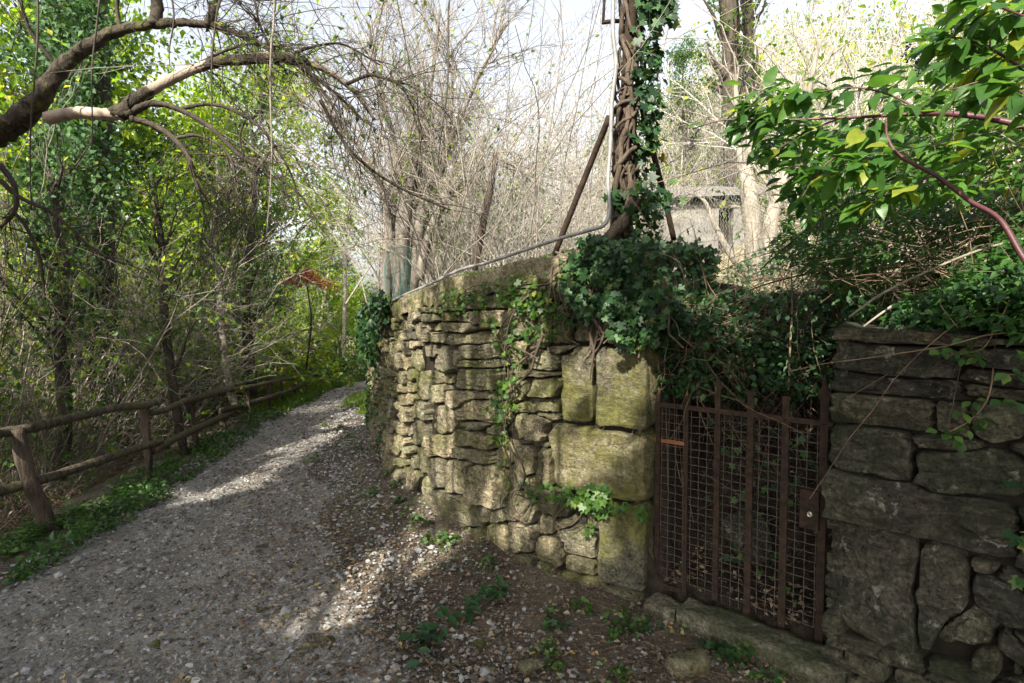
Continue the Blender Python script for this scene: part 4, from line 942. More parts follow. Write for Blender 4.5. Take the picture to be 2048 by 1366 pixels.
n = 620; x = rs.uniform(1200, 1400, n); y = rs.normal(505, 14, n); pts = np.array([P(b, c, 3.75 + .4 * q) for b, c, q in zip(x, y, rs.rand(n))]); ivy_pts(a, pts, np.array([[0, -.6, .8]]), rs.uniform(.03, .055, n), rs)
tag(a.build('leaves', M['l_ivy'], WI), kind='stuff')
a = Acc()
for k in range(34):
    x = rs.uniform(1120, 1330); y = rs.uniform(500, 600); q = [(x, y)]
    for _ in range(6): q.append((q[-1][0] + rs.normal(0, 16), q[-1][1] + rs.uniform(5, 32)))
    v, f = tubes(np.array([[LW.off(LW.hit(c[0], c[1])[0], .03 + .05 * rs.rand(), LW.hit(c[0], c[1])[1]) for c in q]]), np.full((1, len(q)), rs.uniform(.002, .009)), 5); a.add(v, f)
for pl in ([(1190, 640), (1186, 670), (1192, 700), (1188, 730), (1185, 760)], [(1205, 620), (1200, 660), (1194, 690), (1190, 710)], [(1222, 620), (1212, 660), (1204, 690), (1180, 720)], [(1180, 600), (1182, 640), (1186, 690), (1170, 715)]):
    c = crom([LW.off(LW.hit(*b)[0], .035, LW.hit(*b)[1]) for b in pl], 5); v, f = tubes(c[None], (np.linspace(.014, .004, len(c)))[None], 6); a.add(v, f)
a.build('stem', M['vine'], WI)
CR = empty('creeper', LW.off(1.9, .05, 1.5), 'thin creeper trailing in runs down the middle of the curved wall', 'creeper')
a = Acc(); b = Acc()
for e in [(1000, 590, 110, 20, 150, .034, .06), (930, 608, 60, 20, 55, .034, .05), (1080, 590, 60, 35, 150, .036, .07), (1020, 670, 22, 30, 30, .034, .05), (1030, 720, 20, 45, 38, .034, .06), (1008, 805, 20, 40, 60, .036, .06), (1010, 860, 14, 28, 28, .034, .05), (1085, 650, 50, 30, 50, .04, .05), (1050, 600, 90, 50, 80, .03, .05),
          (1020, 950, 30, 30, 18, .035, .03), (1040, 1020, 26, 50, 14, .03, .03), (985, 650, 15, 12, 16, .035, .03), (1175, 985, 55, 20, 110, .042, .08), (1215, 1005, 36, 18, 60, .045, .09), (1288, 1022, 10, 12, 7, .05, .05), (1100, 980, 40, 15, 20, .035, .04), (1182, 1060, 8, 20, 6, .04, .03)]:
    wall_ivy(a, *e, rs)
tag(a.build('leaves', M['l_green'], CR), kind='stuff')
for pl, n, w in [([(1120, 560), (1060, 600), (1010, 660), (1040, 720), (1020, 790), (1010, 880)], 5, .006), ([(1010, 880), (1040, 950), (1035, 1000), (1060, 1050)], 4, .006), ([(1180, 560), (1060, 575), (960, 590), (890, 610)], 5, .006), ([(1090, 690), (1060, 700), (1036, 740), (1030, 790)], 3, .011), ([(1140, 980), (1080, 985), (1050, 1020), (1020, 1050)], 4, .007), ([(1130, 980), (1110, 1020), (1140, 1060), (1180, 1040)], 3, .006)]:
    for k in range(n):
        c = []
        for q in pl:
            x, y = q[0] + rs.normal(0, 12), q[1] + rs.normal(0, 10); u, z = LW.hit(x, y); c.append(LW.off(u, .025 + .04 * rs.rand(), z))
        c = crom(c, 5); v, f = tubes(c[None], (w * rs.uniform(.4, 1.2) * np.linspace(1, .4, len(c)))[None], 5); b.add(v, f)
b.build('stem', M['vine'], CR)
FI = empty('ivy', LW.off(5.6, .1, 1.4), 'dark ivy hanging over the far end of the curved wall', 'ivy')
a = Acc()
us = rs.uniform(LW.hit(790, 700)[0], LW.u[-1] - .5, 3200); zt_ = topL(us); zz = zt_ + .06 - .75 * rs.rand(3200) ** 1.3 * (.35 + .65 * ss(us, LW.hit(790, 700)[0], LW.hit(755, 700)[0]))
kk = fbm(us * 2.2, zz * 4, 1, 3) > -.15; us, zz = us[kk], zz[kk]; nn_ = len(us); p, m = LW.at(us); d = .02 + .16 * rs.rand(nn_) ** 1.5
pts = np.stack([p[:, 0] + m[:, 0] * d, p[:, 1] + m[:, 1] * d, zz], 1); ivy_pts(a, pts, np.column_stack([m, 0 * us]), rs.uniform(.035, .085, nn_), rs)
us = rs.uniform(LW.hit(800, 800)[0], LW.u[-1] - .5, 900); zz = rs.rand(900) ** 1.5 * 1.3; p, m = LW.at(us); keep = vn(us * 1.8, zz * 1.2, 4) > .1
pts = np.stack([p[:, 0] + m[:, 0] * .04, p[:, 1] + m[:, 1] * .04, zz], 1)[keep]; ivy_pts(a, pts, np.column_stack([m, 0 * us])[keep], rs.uniform(.03, .06, keep.sum()), rs)
tag(a.build('leaves', M['l_ivy'], FI), kind='stuff')

# ---------------------------------------------------------------- the arching tree at upper left
AT = empty('arching_tree', P(-420, 900, 4.9), 'dark mossy tree arching in from the upper left over the path', 'tree')
def barkpart(name, pls, m, parent, n=8, sides=10, rough=.22):
    out = []
    for pl in pls:
        v, f, p, r = limb(pl, n, sides, rough, pl[0][0] * .01); o = build(name, v, f, m, parent); out.append((p, r))
    return o, out
L1 = [(-420, 1000, 4.9, 73.0), (-330, 650, 4.8, 67.4), (-180, 420, 4.7, 59.0), (-50, 290, 4.6, 51.6), (20, 250, 4.55, 43.8), (75, 205, 4.5, 37.1), (112, 148, 4.5, 29.2), (165, 100, 4.5, 24.7), (235, 62, 4.5, 20.2), (320, 47, 4.5, 17.4), (400, 48, 4.5, 14.6), (450, 58, 4.5, 12.3), (510, 84, 4.5, 10.7), (565, 112, 4.5, 9.5), (625, 150, 4.55, 7.9), (680, 195, 4.6, 6.2), (730, 245, 4.7, 4.5)]
L2 = [(95, 236, 4.5, 25.5), (150, 226, 4.5, 23.8), (205, 228, 4.5, 22.1), (246, 226, 4.5, 25.5), (262, 208, 4.5, 25.5), (310, 176, 4.5, 20.4), (370, 146, 4.5, 18.7), (430, 126, 4.5, 17.0), (500, 116, 4.5, 17.0), (560, 116, 4.5, 17.0), (615, 126, 4.55, 14.4), (660, 145, 4.6, 11.9), (710, 185, 4.7, 9.3), (750, 240, 4.8, 6.0)]
L3 = [(255, 228, 4.48, 18), (300, 208, 4.45, 12), (340, 212, 4.45, 11), (385, 232, 4.45, 10), (430, 262, 4.45, 9), (480, 312, 4.45, 8), (540, 345, 4.45, 6), (600, 390, 4.5, 4), (640, 450, 4.5, 3)]
L4 = [(262, 236, 4.48, 14), (310, 252, 4.5, 12), (345, 275, 4.5, 11), (375, 310, 4.5, 10), (385, 345, 4.5, 7), (400, 390, 4.5, 4), (410, 430, 4.5, 3)]
L5 = [(365, 216, 4.45, 8), (420, 208, 4.45, 7), (470, 222, 4.45, 7), (520, 255, 4.45, 6), (555, 300, 4.45, 5), (585, 355, 4.5, 4), (600, 420, 4.5, 3)]
L6 = [(312, 50, 4.5, 24), (314, 10, 4.5, 22), (308, -80, 4.5, 20)]
L7 = [(415, 52, 4.5, 18), (425, 25, 4.5, 16), (436, -60, 4.5, 14)]
barkpart('trunk', [L1], M['bark_moss'], AT, 14, 16, .3)
bare = [q for q in L2[:5]]
_, A2 = barkpart('branch', [L2], M['bark_bare'], AT, 10, 10, .12)
barkpart('branch', [[(212, 227, 4.5, 14), (232, 224, 4.49, 24), (248, 222, 4.48, 28), (262, 208, 4.48, 29), (290, 188, 4.49, 24), (325, 168, 4.5, 12)], [(385, 142, 4.5, 12), (415, 131, 4.5, 18), (450, 122, 4.49, 20), (560, 115, 4.49, 19), (610, 125, 4.54, 16), (640, 136, 4.58, 10)]], M['bark_moss'], AT, 10, 10, .25)
_, A3 = barkpart('branch', [L3, L4, L5, L6, L7], M['bark_dark'], AT)
extra = [[(380, 140, 4.5, 7), (430, 110, 4.5, 6), (480, 92, 4.5, 5), (530, 88, 4.5, 4), (600, 110, 4.5, 3)], [(355, 275, 4.5, 7), (400, 272, 4.5, 6), (450, 300, 4.5, 5), (470, 350, 4.5, 4), (455, 400, 4.5, 3)],
         [(490, 240, 4.45, 5), (480, 280, 4.45, 4), (500, 360, 4.45, 4), (505, 420, 4.45, 2)], [(590, 105, 4.5, 6), (640, 90, 4.5, 5), (690, 90, 4.6, 4), (760, 130, 4.7, 3)], [(610, 130, 4.5, 8), (640, 175, 4.5, 7), (670, 220, 4.5, 5), (690, 290, 4.5, 4), (720, 330, 4.5, 3)],
         [(690, 170, 4.6, 8), (740, 150, 4.7, 7), (780, 160, 4.7, 6), (820, 170, 4.7, 4)], [(0, 330, 4.3, 12), (28, 370, 4.3, 10), (30, 420, 4.3, 8), (0, 455, 4.3, 6)], [(0, 360, 4.3, 9), (40, 395, 4.3, 8), (110, 430, 4.3, 7), (190, 500, 4.3, 5), (250, 530, 4.3, 3)], [(0, 400, 4.4, 8), (50, 450, 4.4, 7), (80, 520, 4.4, 6), (90, 600, 4.4, 4)],
         [(640, 200, 4.6, 7), (700, 300, 4.7, 6), (790, 370, 4.9, 5), (900, 420, 5.1, 3)], [(240, 62, 4.5, 8), (235, 0, 4.5, 7), (260, -60, 4.4, 6)], [(550, 108, 4.5, 6), (520, 50, 4.5, 5), (505, -30, 4.5, 4)], [(120, 140, 4.5, 9), (60, 60, 4.4, 7), (30, -40, 4.4, 6)]]
_, A4 = barkpart('branch', extra, M['bark_dark'], AT, 8, 6, .15)
rs = np.random.RandomState(31)
def resample(p, K=24):
    i = np.linspace(0, len(p) - 1, K); j = np.minimum(i.astype(int), len(p) - 2); w = (i - j)[:, None]; return p[j] * (1 - w) + p[j + 1] * w
base = np.array([resample(p[int(len(p) * .35):]) for p, r in A3 + A4 + A2] + [resample(limb(L1, 8)[2][70:])] * 4)
a = Acc()
s, d, _, _ = spawn(base, 300, .1, 1, 1.1, rs); t1 = grow(s, d, rs.uniform(.3, 1.25, len(s)), 9, .24, -.10, rs); v, f = tubes(t1, taper(rs.uniform(.003, .006, len(s)), 9, .3), 4); a.add(v, f)
s, d, _, _ = spawn(t1, 1500, .1, 1, 1.1, rs); t2 = grow(s, d, rs.uniform(.1, .5, len(s)), 6, .26, -.05, rs); v, f = tubes(t2, taper(rs.uniform(.0015, .003, len(s)), 6, .35), 3); a.add(v, f)
s, d, _, _ = spawn(t2, 2600, .1, 1, 1.1, rs); t3 = grow(s, d, rs.uniform(.04, .18, len(s)), 4, .25, -.02, rs); v, f = tubes(t3, taper(rs.uniform(.001, .0018, len(s)), 4, .5), 3); a.add(v, f)
tag(a.build('twigs', M['twig_dark'], AT), kind='stuff')
a = Acc(); s, d, _, _ = spawn(t2, 900, .2, 1, .9, rs); leaves(a, s, d, rdir(len(s), .8, rs), rs.uniform(.03, .06, len(s)), .6, KITE, None, rs); tag(a.build('leaves', M['l_green'], AT), kind='stuff')
# hanging vines
hv = [(75, -40, 60, 420, 'leftmost hanging vine in front of the arching trunk'), (197, -40, 180, 300, 'straight thin vine crossing the arch left of its top'), (437, -30, 415, 330, 'long vine hanging right of the arch top between the two branches'), (548, 20, 535, 470, 'pale thin vine hanging through the second branch of the arch'), (905, -40, 880, 330, 'long dark vine hanging in front of the pale brush'), (345, -30, 342, 130, 'short vine hanging through the top of the arch')]
for k, (x0, y0, x1, y1, lab) in enumerate(hv):
    D = 4.2 if x0 < 600 else 5.0
    pl = [(x0 + (x1 - x0) * t + 4 * math.sin(t * 7 + k), y0 + (y1 - y0) * t, D, 4.5 - 2.5 * t) for t in np.linspace(0, 1, 8)]
    pl.insert(0, (x0 + 3, y0 - 260, D, 4))
    v, f, _, _ = limb(pl, 4, 5, .1); tag(build('hanging_vine', v, f, M['twig_dark'] if k != 3 else M['twig_grey']), lab, 'vine', 'thin vines hanging from the trees')

# ---------------------------------------------------------------- plant templates
def shrub(name, seed, H, nst, spread, ntw, nlf, lsz, tw, lf, grav=.03, rad=.012, r0=.15, thin=1., shape=KITE, lw=.6):
    rs = np.random.RandomState(seed); e = bpy.data.objects.new(name, None); col.objects.link(e); e.empty_display_size = .1
    st = np.column_stack([rs.normal(0, r0, (nst, 2)), np.full(nst, -.15)]); d = np.column_stack([rs.normal(0, spread, (nst, 2)), np.ones(nst)])
    s1 = grow(st, d, H * rs.uniform(.55, 1.1, nst), 10, .11, grav, rs); a = Acc(); v, f = tubes(s1, taper(rad * rs.uniform(.5, 1.2, nst), 10, .25), 5); a.add(v, f)
    s, d, _, _ = spawn(s1, nst * 9, .2, 1, .8, rs, .1); s2 = grow(s, d, H * rs.uniform(.12, .4, len(s)), 7, .2, grav * .5, rs); v, f = tubes(s2, taper(rad * .32 * rs.uniform(.6, 1.2, len(s)) * thin, 7, .4), 4); a.add(v, f)
    s, d, _, _ = spawn(s2, ntw, .1, 1, .9, rs); s3 = grow(s, d, H * rs.uniform(.04, .16, len(s)), 5, .25, 0, rs); v, f = tubes(s3, taper(rad * .17 * rs.uniform(.7, 1.2, len(s)) * thin, 5, .5), 3); a.add(v, f)
    a.build('stems', tw, e)
    if nlf:
        a = Acc(); s, d, _, _ = spawn(s3, nlf, .1, 1, .9, rs); leaves(a, s, nrm(d + [0, 0, -.3]), rdir(len(s), .9, rs), rs.uniform(lsz * .6, lsz * 1.3, len(s)), lw, shape, None, rs)
        a.build('foliage', lf, e)
    return e
def tree(name, seed, H, crown, nl, lsz, bk, lf, r=.12, low=.35, lean=.15, clumps=60, lean_dir=None, nbr=34):
    rs = np.random.RandomState(seed); e = bpy.data.objects.new(name, None); col.objects.link(e); e.empty_display_size = .1
    tr = grow(np.array([[0, 0, -.3]]), np.array([[rs.normal(0, lean), rs.normal(0, lean), 1]]), np.array([H]), 14, .07, .06, rs)
    a = Acc(); v, f = tubes(tr, taper([r], 14, .2), 9); a.add(v, f)
    s, d, _, t = spawn(tr, nbr, low, 1, 1.0, rs, .1); b1 = grow(s, d, crown * rs.uniform(.6, 1.2, len(s)) * (1.25 - t), 8, .16, .05, rs); v, f = tubes(b1, taper(r * .32 * (1.3 - t), 8, .25), 5); a.add(v, f)
    s, d, _, _ = spawn(b1, clumps * 4, .25, 1, .8, rs); b2 = grow(s, d, crown * rs.uniform(.15, .4, len(s)), 5, .2, 0, rs); v, f = tubes(b2, taper(np.full(len(s), r * .06), 5, .4), 3); a.add(v, f)
    a.build('trunk', bk, e)
    a = Acc(); w = rs.randint(0, len(b2), nl); c = b2[w, rs.randint(2, 5, nl)]; c = c + rs.normal(0, lsz * 1.3, (nl, 3)) * [1, 1, .6]
    tint = np.clip(.5 * rs.rand(nl) + .5 * rs.rand(len(b2))[w], 0, 1)
    leaves(a, c, rdir(nl, -.4, rs), rdir(nl, 1.1, rs), rs.uniform(lsz * .6, lsz * 1.3, nl), .55, KITE, tint, rs); a.build('crown', lf, e)
    return e
def place(t, first, loc, rz=0, s=1., lab=None, cat=None, group=None, sz=None):
    o = t if first else copy_tree(t)
    o.location = tuple(loc); o.rotation_euler = (0, 0, rz); o.scale = (s, s, sz or s)
    tag(o, lab, cat, group); return o
ZL = [(-50, 'at the left edge of the view'), (60, 'above the leaning first post'), (150, 'right of the leaning first post'), (240, 'left of the second fence post'), (330, 'above the second fence post'), (410, 'above the third fence post'), (470, 'beside the crooked pale trunk'), (540, 'above the far fence posts'), (620, 'under the red shrub'), (9999, 'past the end of the fence')]
ZW = [(680, 'where the path disappears'), (760, 'over the far end of the wall'), (830, 'at the multi stemmed tree'), (900, 'right of the multi stemmed tree'), (960, 'left of the leaning post'), (1040, 'right of the leaning post'), (1120, 'left of the slanting strut'), (1200, 'behind the slanting strut'), (9999, 'behind the ivy wrapped pole')]
ZH = [(1290, 'behind the ivy wrapped pole'), (1340, 'just right of the ivy wrapped pole'), (1400, 'left of the ruin'), (1460, 'above the ruin'), (1520, 'above the thick pale trunk'), (1600, 'above the tip of the berry plant'), (1700, 'beyond the berry plant'), (1800, 'above the upper purple stem'), (1900, 'near the top right corner'), (9999, 'at the right edge')]
def zone(tab, x, y):
    px = 1024 + x / y * F
    return next(t for a, t in tab if px < a)
def scatter(temps, spots, labs, cat, group, rs, s=(.8, 1.25), tab=None, rows=()):
    used = set(); labs0 = labs
    for x, y, z, k in spots:
        k = k % len(temps); sc_ = rs.uniform(*s)
        if tab is not None:
            row = next((t for a, t in rows if y < a), ''); labs = [l + ' ' + (row + ' ' if row else '') + zone(tab, x, y) for l in labs0]
        place(temps[k], k not in used, (x, y, z), rs.uniform(0, 6.28), sc_, labs[k % len(labs)], cat, group, sc_ * rs.uniform(.9, 1.15)); used.add(k)

# left thicket
rs = np.random.RandomState(77)
th = [shrub('thicket_shrub', 101, 3.6, 22, .45, 520, 1300, .065, M['twig_grey'], M['l_green'], .0, .014),
      shrub('thicket_shrub', 102, 3.0, 20, .4, 560, 1900, .055, M['twig_dark'], M['l_green'], .0, .013),
      shrub('thicket_shrub', 103, 2.2, 22, .45, 560, 2300, .06, M['twig_dark'], M['l_dark'], -.03, .012),
      shrub('thicket_shrub', 104, 4.4, 20, .35, 520, 2200, .07, M['twig_grey'], M['l_yellow'], .0, .016)]
spots = []
for Y in np.arange(2.6, 15.5, .62):
    k = 0
    for X in np.arange(1.75, 5.0 + Y * .12, 1.1 + .06 * Y):
        x = fence_x(Y) - X + rs.normal(0, .22); y = Y + rs.normal(0, .3)
        if x / y < -1.15 or x / y > -.43 or y > 13.5: continue
        spots.append((x, y, float(zg(x, y)), int(rs.choice([0, 1, 2, 3], p=[.36, .22, .1, .32]))))
scatter(th, spots, ['tall grey twiggy green shrub', 'bushy green shrub with dark twigs', 'low dark leaved shrub', 'tall yellow green shrub'], 'shrub', 'tangled shrubs behind the pole fence', rs, (.8, 1.15), ZL, [(5, 'nearest'), (7, 'in front'), (9, 'in the middle'), (12, 'further back'), (99, 'deep in the thicket')])
# dry stems and roots low behind the fence
a = Acc(); n = 2600; Y = rs.uniform(3, 14, n); X = fence_x(Y) - .75 - rs.rand(n) ** 1.3 * 2.6; s = np.stack([X, Y, zg(X, Y)], 1)
g_ = grow(s, np.column_stack([rs.normal(0, 1., (n, 2)), rs.uniform(.2, 1.3, n)]), rs.uniform(.2, .9, n), 7, .2, -.12, rs); v, f = tubes(g_, taper(rs.uniform(.0025, .007, n), 7, .4), 3); a.add(v, f)
tag(a.build('dry_undergrowth', M['twig_brown']), 'tangle of dry brown stems along the bottom of the thicket', 'undergrowth', kind='stuff')
# named trunks in the thicket
def trunk_tree(pl, m, lab, name='thin_tree', leafm=None, nl=300, spread=.5, lsz=.07, sub=22, seed=1, base=None, twl=(.4, 1.2), tm=None, group=None, low=.3):
    rs = np.random.RandomState(seed); e = empty(name, P(*pl[0][:3]), lab, 'tree', group)
    v, f, p, r = limb(pl, 7, 8, .12, seed); build('trunk', v, f, m, e)
    rp = resample(p, 24)[None]; a = Acc(); s, d, _, t = spawn(rp, sub, low, 1, .9, rs, .25); b1 = grow(s, d, rs.uniform(*twl, len(s)), 8, .15, .05, rs); v, f = tubes(b1, taper(np.interp(t, np.linspace(0, 1, len(r)), r) * .35 + .003, 8, .2), 5); a.add(v, f)
    s, d, _, _ = spawn(b1, sub * 9, .2, 1, .9, rs); b2 = grow(s, d, rs.uniform(.1, .5, len(s)), 5, .2, 0, rs); v, f = tubes(b2, taper(np.full(len(s), .003), 5, .4), 3); a.add(v, f); a.build('branches', tm or m, e)
    if leafm:
        a = Acc(); w = rs.randint(0, len(b2), nl); c = b2[w, rs.randint(1, 5, nl)] + rs.normal(0, .03, (nl, 3)); leaves(a, c, rdir(nl, -.4, rs), rdir(nl, 1., rs), rs.uniform(lsz * .6, lsz * 1.3, nl), .6, KITE, None, rs); a.build('foliage', leafm, e)
    return e
trunk_tree([(470, 815, 9.3, 18), (452, 740, 9.3, 16), (445, 660, 9.3, 15), (440, 600, 9.3, 14), (436, 545, 9.3, 12), (425, 470, 9.3, 9), (440, 380, 9.3, 7), (430, 300, 9.3, 5)], M['bark_grey'], 'slender crooked pale trunk rising just behind the middle of the pole fence', leafm=M['l_green'], nl=700, seed=3)
trunk_tree([(505, 790, 10.5, 22), (498, 700, 10.5, 20), (492, 620, 10.5, 18), (500, 500, 10.5, 14), (510, 350, 10.5, 10), (500, 230, 10.5, 6)], M['bark_dark'], 'dark ivy clad trunk right of the slender crooked one', leafm=M['l_dark'], nl=1500, seed=4)
trunk_tree([(330, 905, 7.4, 34), (230, 860, 7.4, 34), (185, 800, 7.4, 30), (165, 700, 7.4, 26), (150, 560, 7.5, 22), (150, 400, 7.5, 14)], M['bark_dark'], 'leaning dark trunk curving up from behind the second fence post', leafm=M['l_dark'], nl=900, seed=5)
trunk_tree([(372, 990 - 60, 7.0, 16), (350, 800, 7.0, 18), (330, 640, 7.1, 16), (322, 480, 7.2, 13), (300, 330, 7.3, 8)], M['bark_dark'], 'straight dark trunk between the second and third fence posts', leafm=M['l_green'], nl=800, seed=6)
trunk_tree([(120, 960, 6.0, 26), (130, 820, 6.0, 26), (118, 680, 6.1, 24), (128, 520, 6.2, 18), (100, 350, 6.3, 12)], M['bark_dark'], 'crooked trunk standing behind the leaning first fence post', leafm=M['l_dark'], nl=700, seed=7)
# ivy clad big tree behind the arch
IT = empty('ivy_clad_tree', P(185, 780, 10.5), 'tall dark ivy covered tree standing behind the arching branch', 'tree')
v, f, p, r = limb([(205, 860, 8.3, 60), (205, 600, 8.3, 55), (200, 400, 8.3, 50), (195, 200, 8.3, 45), (190, 0, 8.3, 40), (188, -200, 8.3, 30)], 8, 10, .15); build('trunk', v, f, M['bark_dark'], IT)
a = Acc(); n = 16000; y = rs.uniform(-60, 640, n); wx = 85 * (1 + .35 * fbm(y / 90, 2, 0, 2)) * np.where(y > 480, .6, 1); x = 140 + rs.normal(0, .52, n) * wx; Yd = 8.0 + rs.normal(0, .5, n)
keep = vn(x / 40, y / 40, Yd * 2) > -.55; pts = np.array([P(b, c, q) for b, c, q in zip(x[keep], y[keep], Yd[keep])]); n = len(pts)
leaves(a, pts, rdir(n, -.8, rs), rdir(n, .7, rs), rs.uniform(.05, .10, n), .8, KITE, rs.rand(n), rs); a.build('crown', M['l_dark'], IT)

# leafy trees further back at left and centre
rs = np.random.RandomState(88)
lt = [tree('leafy_tree', 201, 9, 3.2, 7500, .14, M['bark_grey'], M['l_yellow'], .13, .25), tree('leafy_tree', 202, 8, 2.8, 7000, .13, M['bark_dark'], M['l_green'], .12, .2), tree('leafy_tree', 203, 10, 3.6, 6500, .15, M['bark_grey'], M['l_green'], .14, .3)]
spots = [(-9.4, 8.6, 0), (-7.9, 12.2, 0), (-9.5, 11, 0), (-7.2, 13.5, 1), (-8.2, 15.0, 0), (-12, 13, 1), (-10, 16, 0), (-8.6, 16.5, 1), (-14.5, 17, 2), (-8.6, 19.5, 0), (-12, 21, 2), (-8.4, 23, 0), (-17, 22, 1), (-3.6, 26, 1), (-1.0, 29, 0), (-7.5, 27, 2), (-13, 28, 0), (2.5, 33, 1), (-20, 29, 0), (-4.8, 33, 2), (-10, 34, 0), (-25, 33, 1), (6, 38, 2), (-16, 38, 0), (0, 40, 0)]
scatter(lt, [(x, y, float(zg(x, y)), k) for x, y, k in spots], ['tall yellow green tree', 'dense mid green tree', 'high branched green tree'], 'tree', 'trees in the wood beyond the thicket', rs, (.8, 1.25), [(a, t) for a, t in ZL[:-1]] + ZW, [(15, 'close behind the thicket'), (20, 'in the wood'), (27, 'further back'), (99, 'furthest back')])
# bushes where the path turns
bt = [shrub('leafy_bush', 301, 1.7, 26, .6, 700, 2600, .10, M['twig_brown'], M['l_green'], -.05, .010), shrub('leafy_bush', 302, 2.1, 22, .5, 700, 2600, .11, M['twig_grey'], M['l_yellow'], -.05, .010), shrub('leafy_bush', 303, 1.4, 26, .7, 600, 2400, .09, M['twig_brown'], M['l_weed'], -.05, .009)]
spots = [(-5.6, 12.0, 1), (-5.9, 13.2, 0), (-6.6, 12.6, 1), (-5.7, 14.6, 1), (-6.9, 14.2, 0), (-6.2, 16.2, 1), (-7.6, 15.6, 1), (-4.95, 15.6, 2), (-4.4, 17.2, 2), (-3.2, 19.2, 0), (-4.6, 18.8, 1), (-2.1, 20.8, 2), (-5.2, 17.4, 1), (-1.0, 22.2, 0), (-3.3, 21.4, 1), (-5.5, 19.5, 0), (-2.0, 23.5, 1), (-4.4, 22.5, 0), (.6, 24, 1), (-6.8, 18, 1), (-1.1, 25.8, 2), (-3.4, 25, 0), (-5.2, 14.5, 2), (-6, 24, 1), (-1.4, 14.4, 0), (-.6, 16.6, 0), (1, 19, 0), (2.4, 22, 1)]
scatter(bt, [(x, y, float(zg(x, y)), k) for x, y, k in spots], ['rounded green bush', 'taller yellow green bush', 'low bright green bush'], 'bush', 'leafy bushes round the bend of the path', rs, (.85, 1.2), [(a, t) for a, t in ZL[:-1]] + ZW, [(17, 'by the last fence poles'), (20, 'at the bend'), (23, 'behind the bend'), (99, 'furthest along')])
a = Acc(); rs = np.random.RandomState(9)
e = empty('red_shrub', P(615, 640, 11.5), 'orange and red leaved shrub above the end of the fence', 'shrub')
n = 1500; x = 615 + rs.normal(0, 22, n); y = 556 + rs.normal(0, 7, n) + ((x - 615) / 48) ** 2 * 9 + 6 * vn(x / 9, 0, 0); pts = np.array([P(b, c, 11.5 + q) for b, c, q in zip(x, y, rs.normal(0, .25, n))])
leaves(a, pts, rdir(n, -.3, rs), rdir(n, .8, rs), rs.uniform(.04, .08, n), .5, KITE, np.clip((x - 580) / 80 + rs.normal(0, .25, n), 0, 1), rs); a.build('crown', M['l_red'], e)
v, f, _, _ = limb([(612, 740, 11.8, 4), (622, 640, 11.7, 4), (612, 560, 11.5, 2)], 5, 5, .1); build('trunk', v, f, M['bark_dark'], e)

# ---------------------------------------------------------------- bare brush behind the wall
rs = np.random.RandomState(99)
MT = empty('multi_stem_tree', P(810, 560, 7.6), 'bare grey multi stemmed tree behind the far end of the wall', 'tree')
stems = [[(772, 600, 7.6, 24), (778, 480, 7.6, 22), (785, 400, 7.6, 19), (790, 300, 7.6, 13), (760, 180, 7.6, 8), (740, 60, 7.6, 5)], [(800, 600, 7.5, 34), (805, 480, 7.5, 30), (815, 400, 7.5, 22), (830, 300, 7.5, 15), (860, 180, 7.5, 9), (880, 20, 7.5, 5)],
         [(822, 590, 7.6, 28), (836, 480, 7.6, 24), (842, 400, 7.6, 20), (838, 330, 7.6, 13), (850, 200, 7.6, 8)], [(838, 560, 7.4, 20), (855, 480, 7.4, 19), (885, 410, 7.4, 17), (925, 360, 7.4, 12), (985, 325, 7.4, 9), (1040, 330, 7.4, 5)],
         [(815, 560, 7.7, 14), (850, 430, 7.7, 12), (895, 300, 7.7, 10), (950, 170, 7.7, 7), (1010, 50, 7.7, 5)], [(790, 560, 7.5, 12), (770, 400, 7.5, 10), (720, 300, 7.5, 8), (660, 230, 7.5, 5)], [(812, 560, 7.8, 12), (870, 400, 7.8, 9), (900, 260, 7.8, 7), (905, 100, 7.8, 5)]]
ps = []
for pl in stems:
    v, f, p, r = limb(pl, 7, 8, .18, pl[0][0]); build('trunk', v, f, M['bark_mid'], MT); ps.append(resample(p, 20))
ps = np.array(ps); a = Acc(); s, d, _, t = spawn(ps, 240, .3, 1, .8, rs, .15); b1 = grow(s, d, rs.uniform(.4, 1.9, len(s)), 9, .15, .02, rs); v, f = tubes(b1, taper(rs.uniform(.006, .013, len(s)), 9, .25), 4); a.add(v, f)
s, d, _, _ = spawn(b1, 3200, .15, 1, .9, rs); b2 = grow(s, d, rs.uniform(.15, .7, len(s)), 6, .2, 0, rs); v, f = tubes(b2, taper(rs.uniform(.0025, .005, len(s)), 6, .4), 3); a.add(v, f)
tag(a.build('twigs', M['twig_grey'], MT), kind='stuff')
a = Acc(); s, d, _, _ = spawn(b2, 700, .2, 1, .9, rs); leaves(a, s, d, rdir(len(s), .8, rs), rs.uniform(.04, .08, len(s)), .6, KITE, None, rs); a.build('leaves', M['l_yellow'], MT)

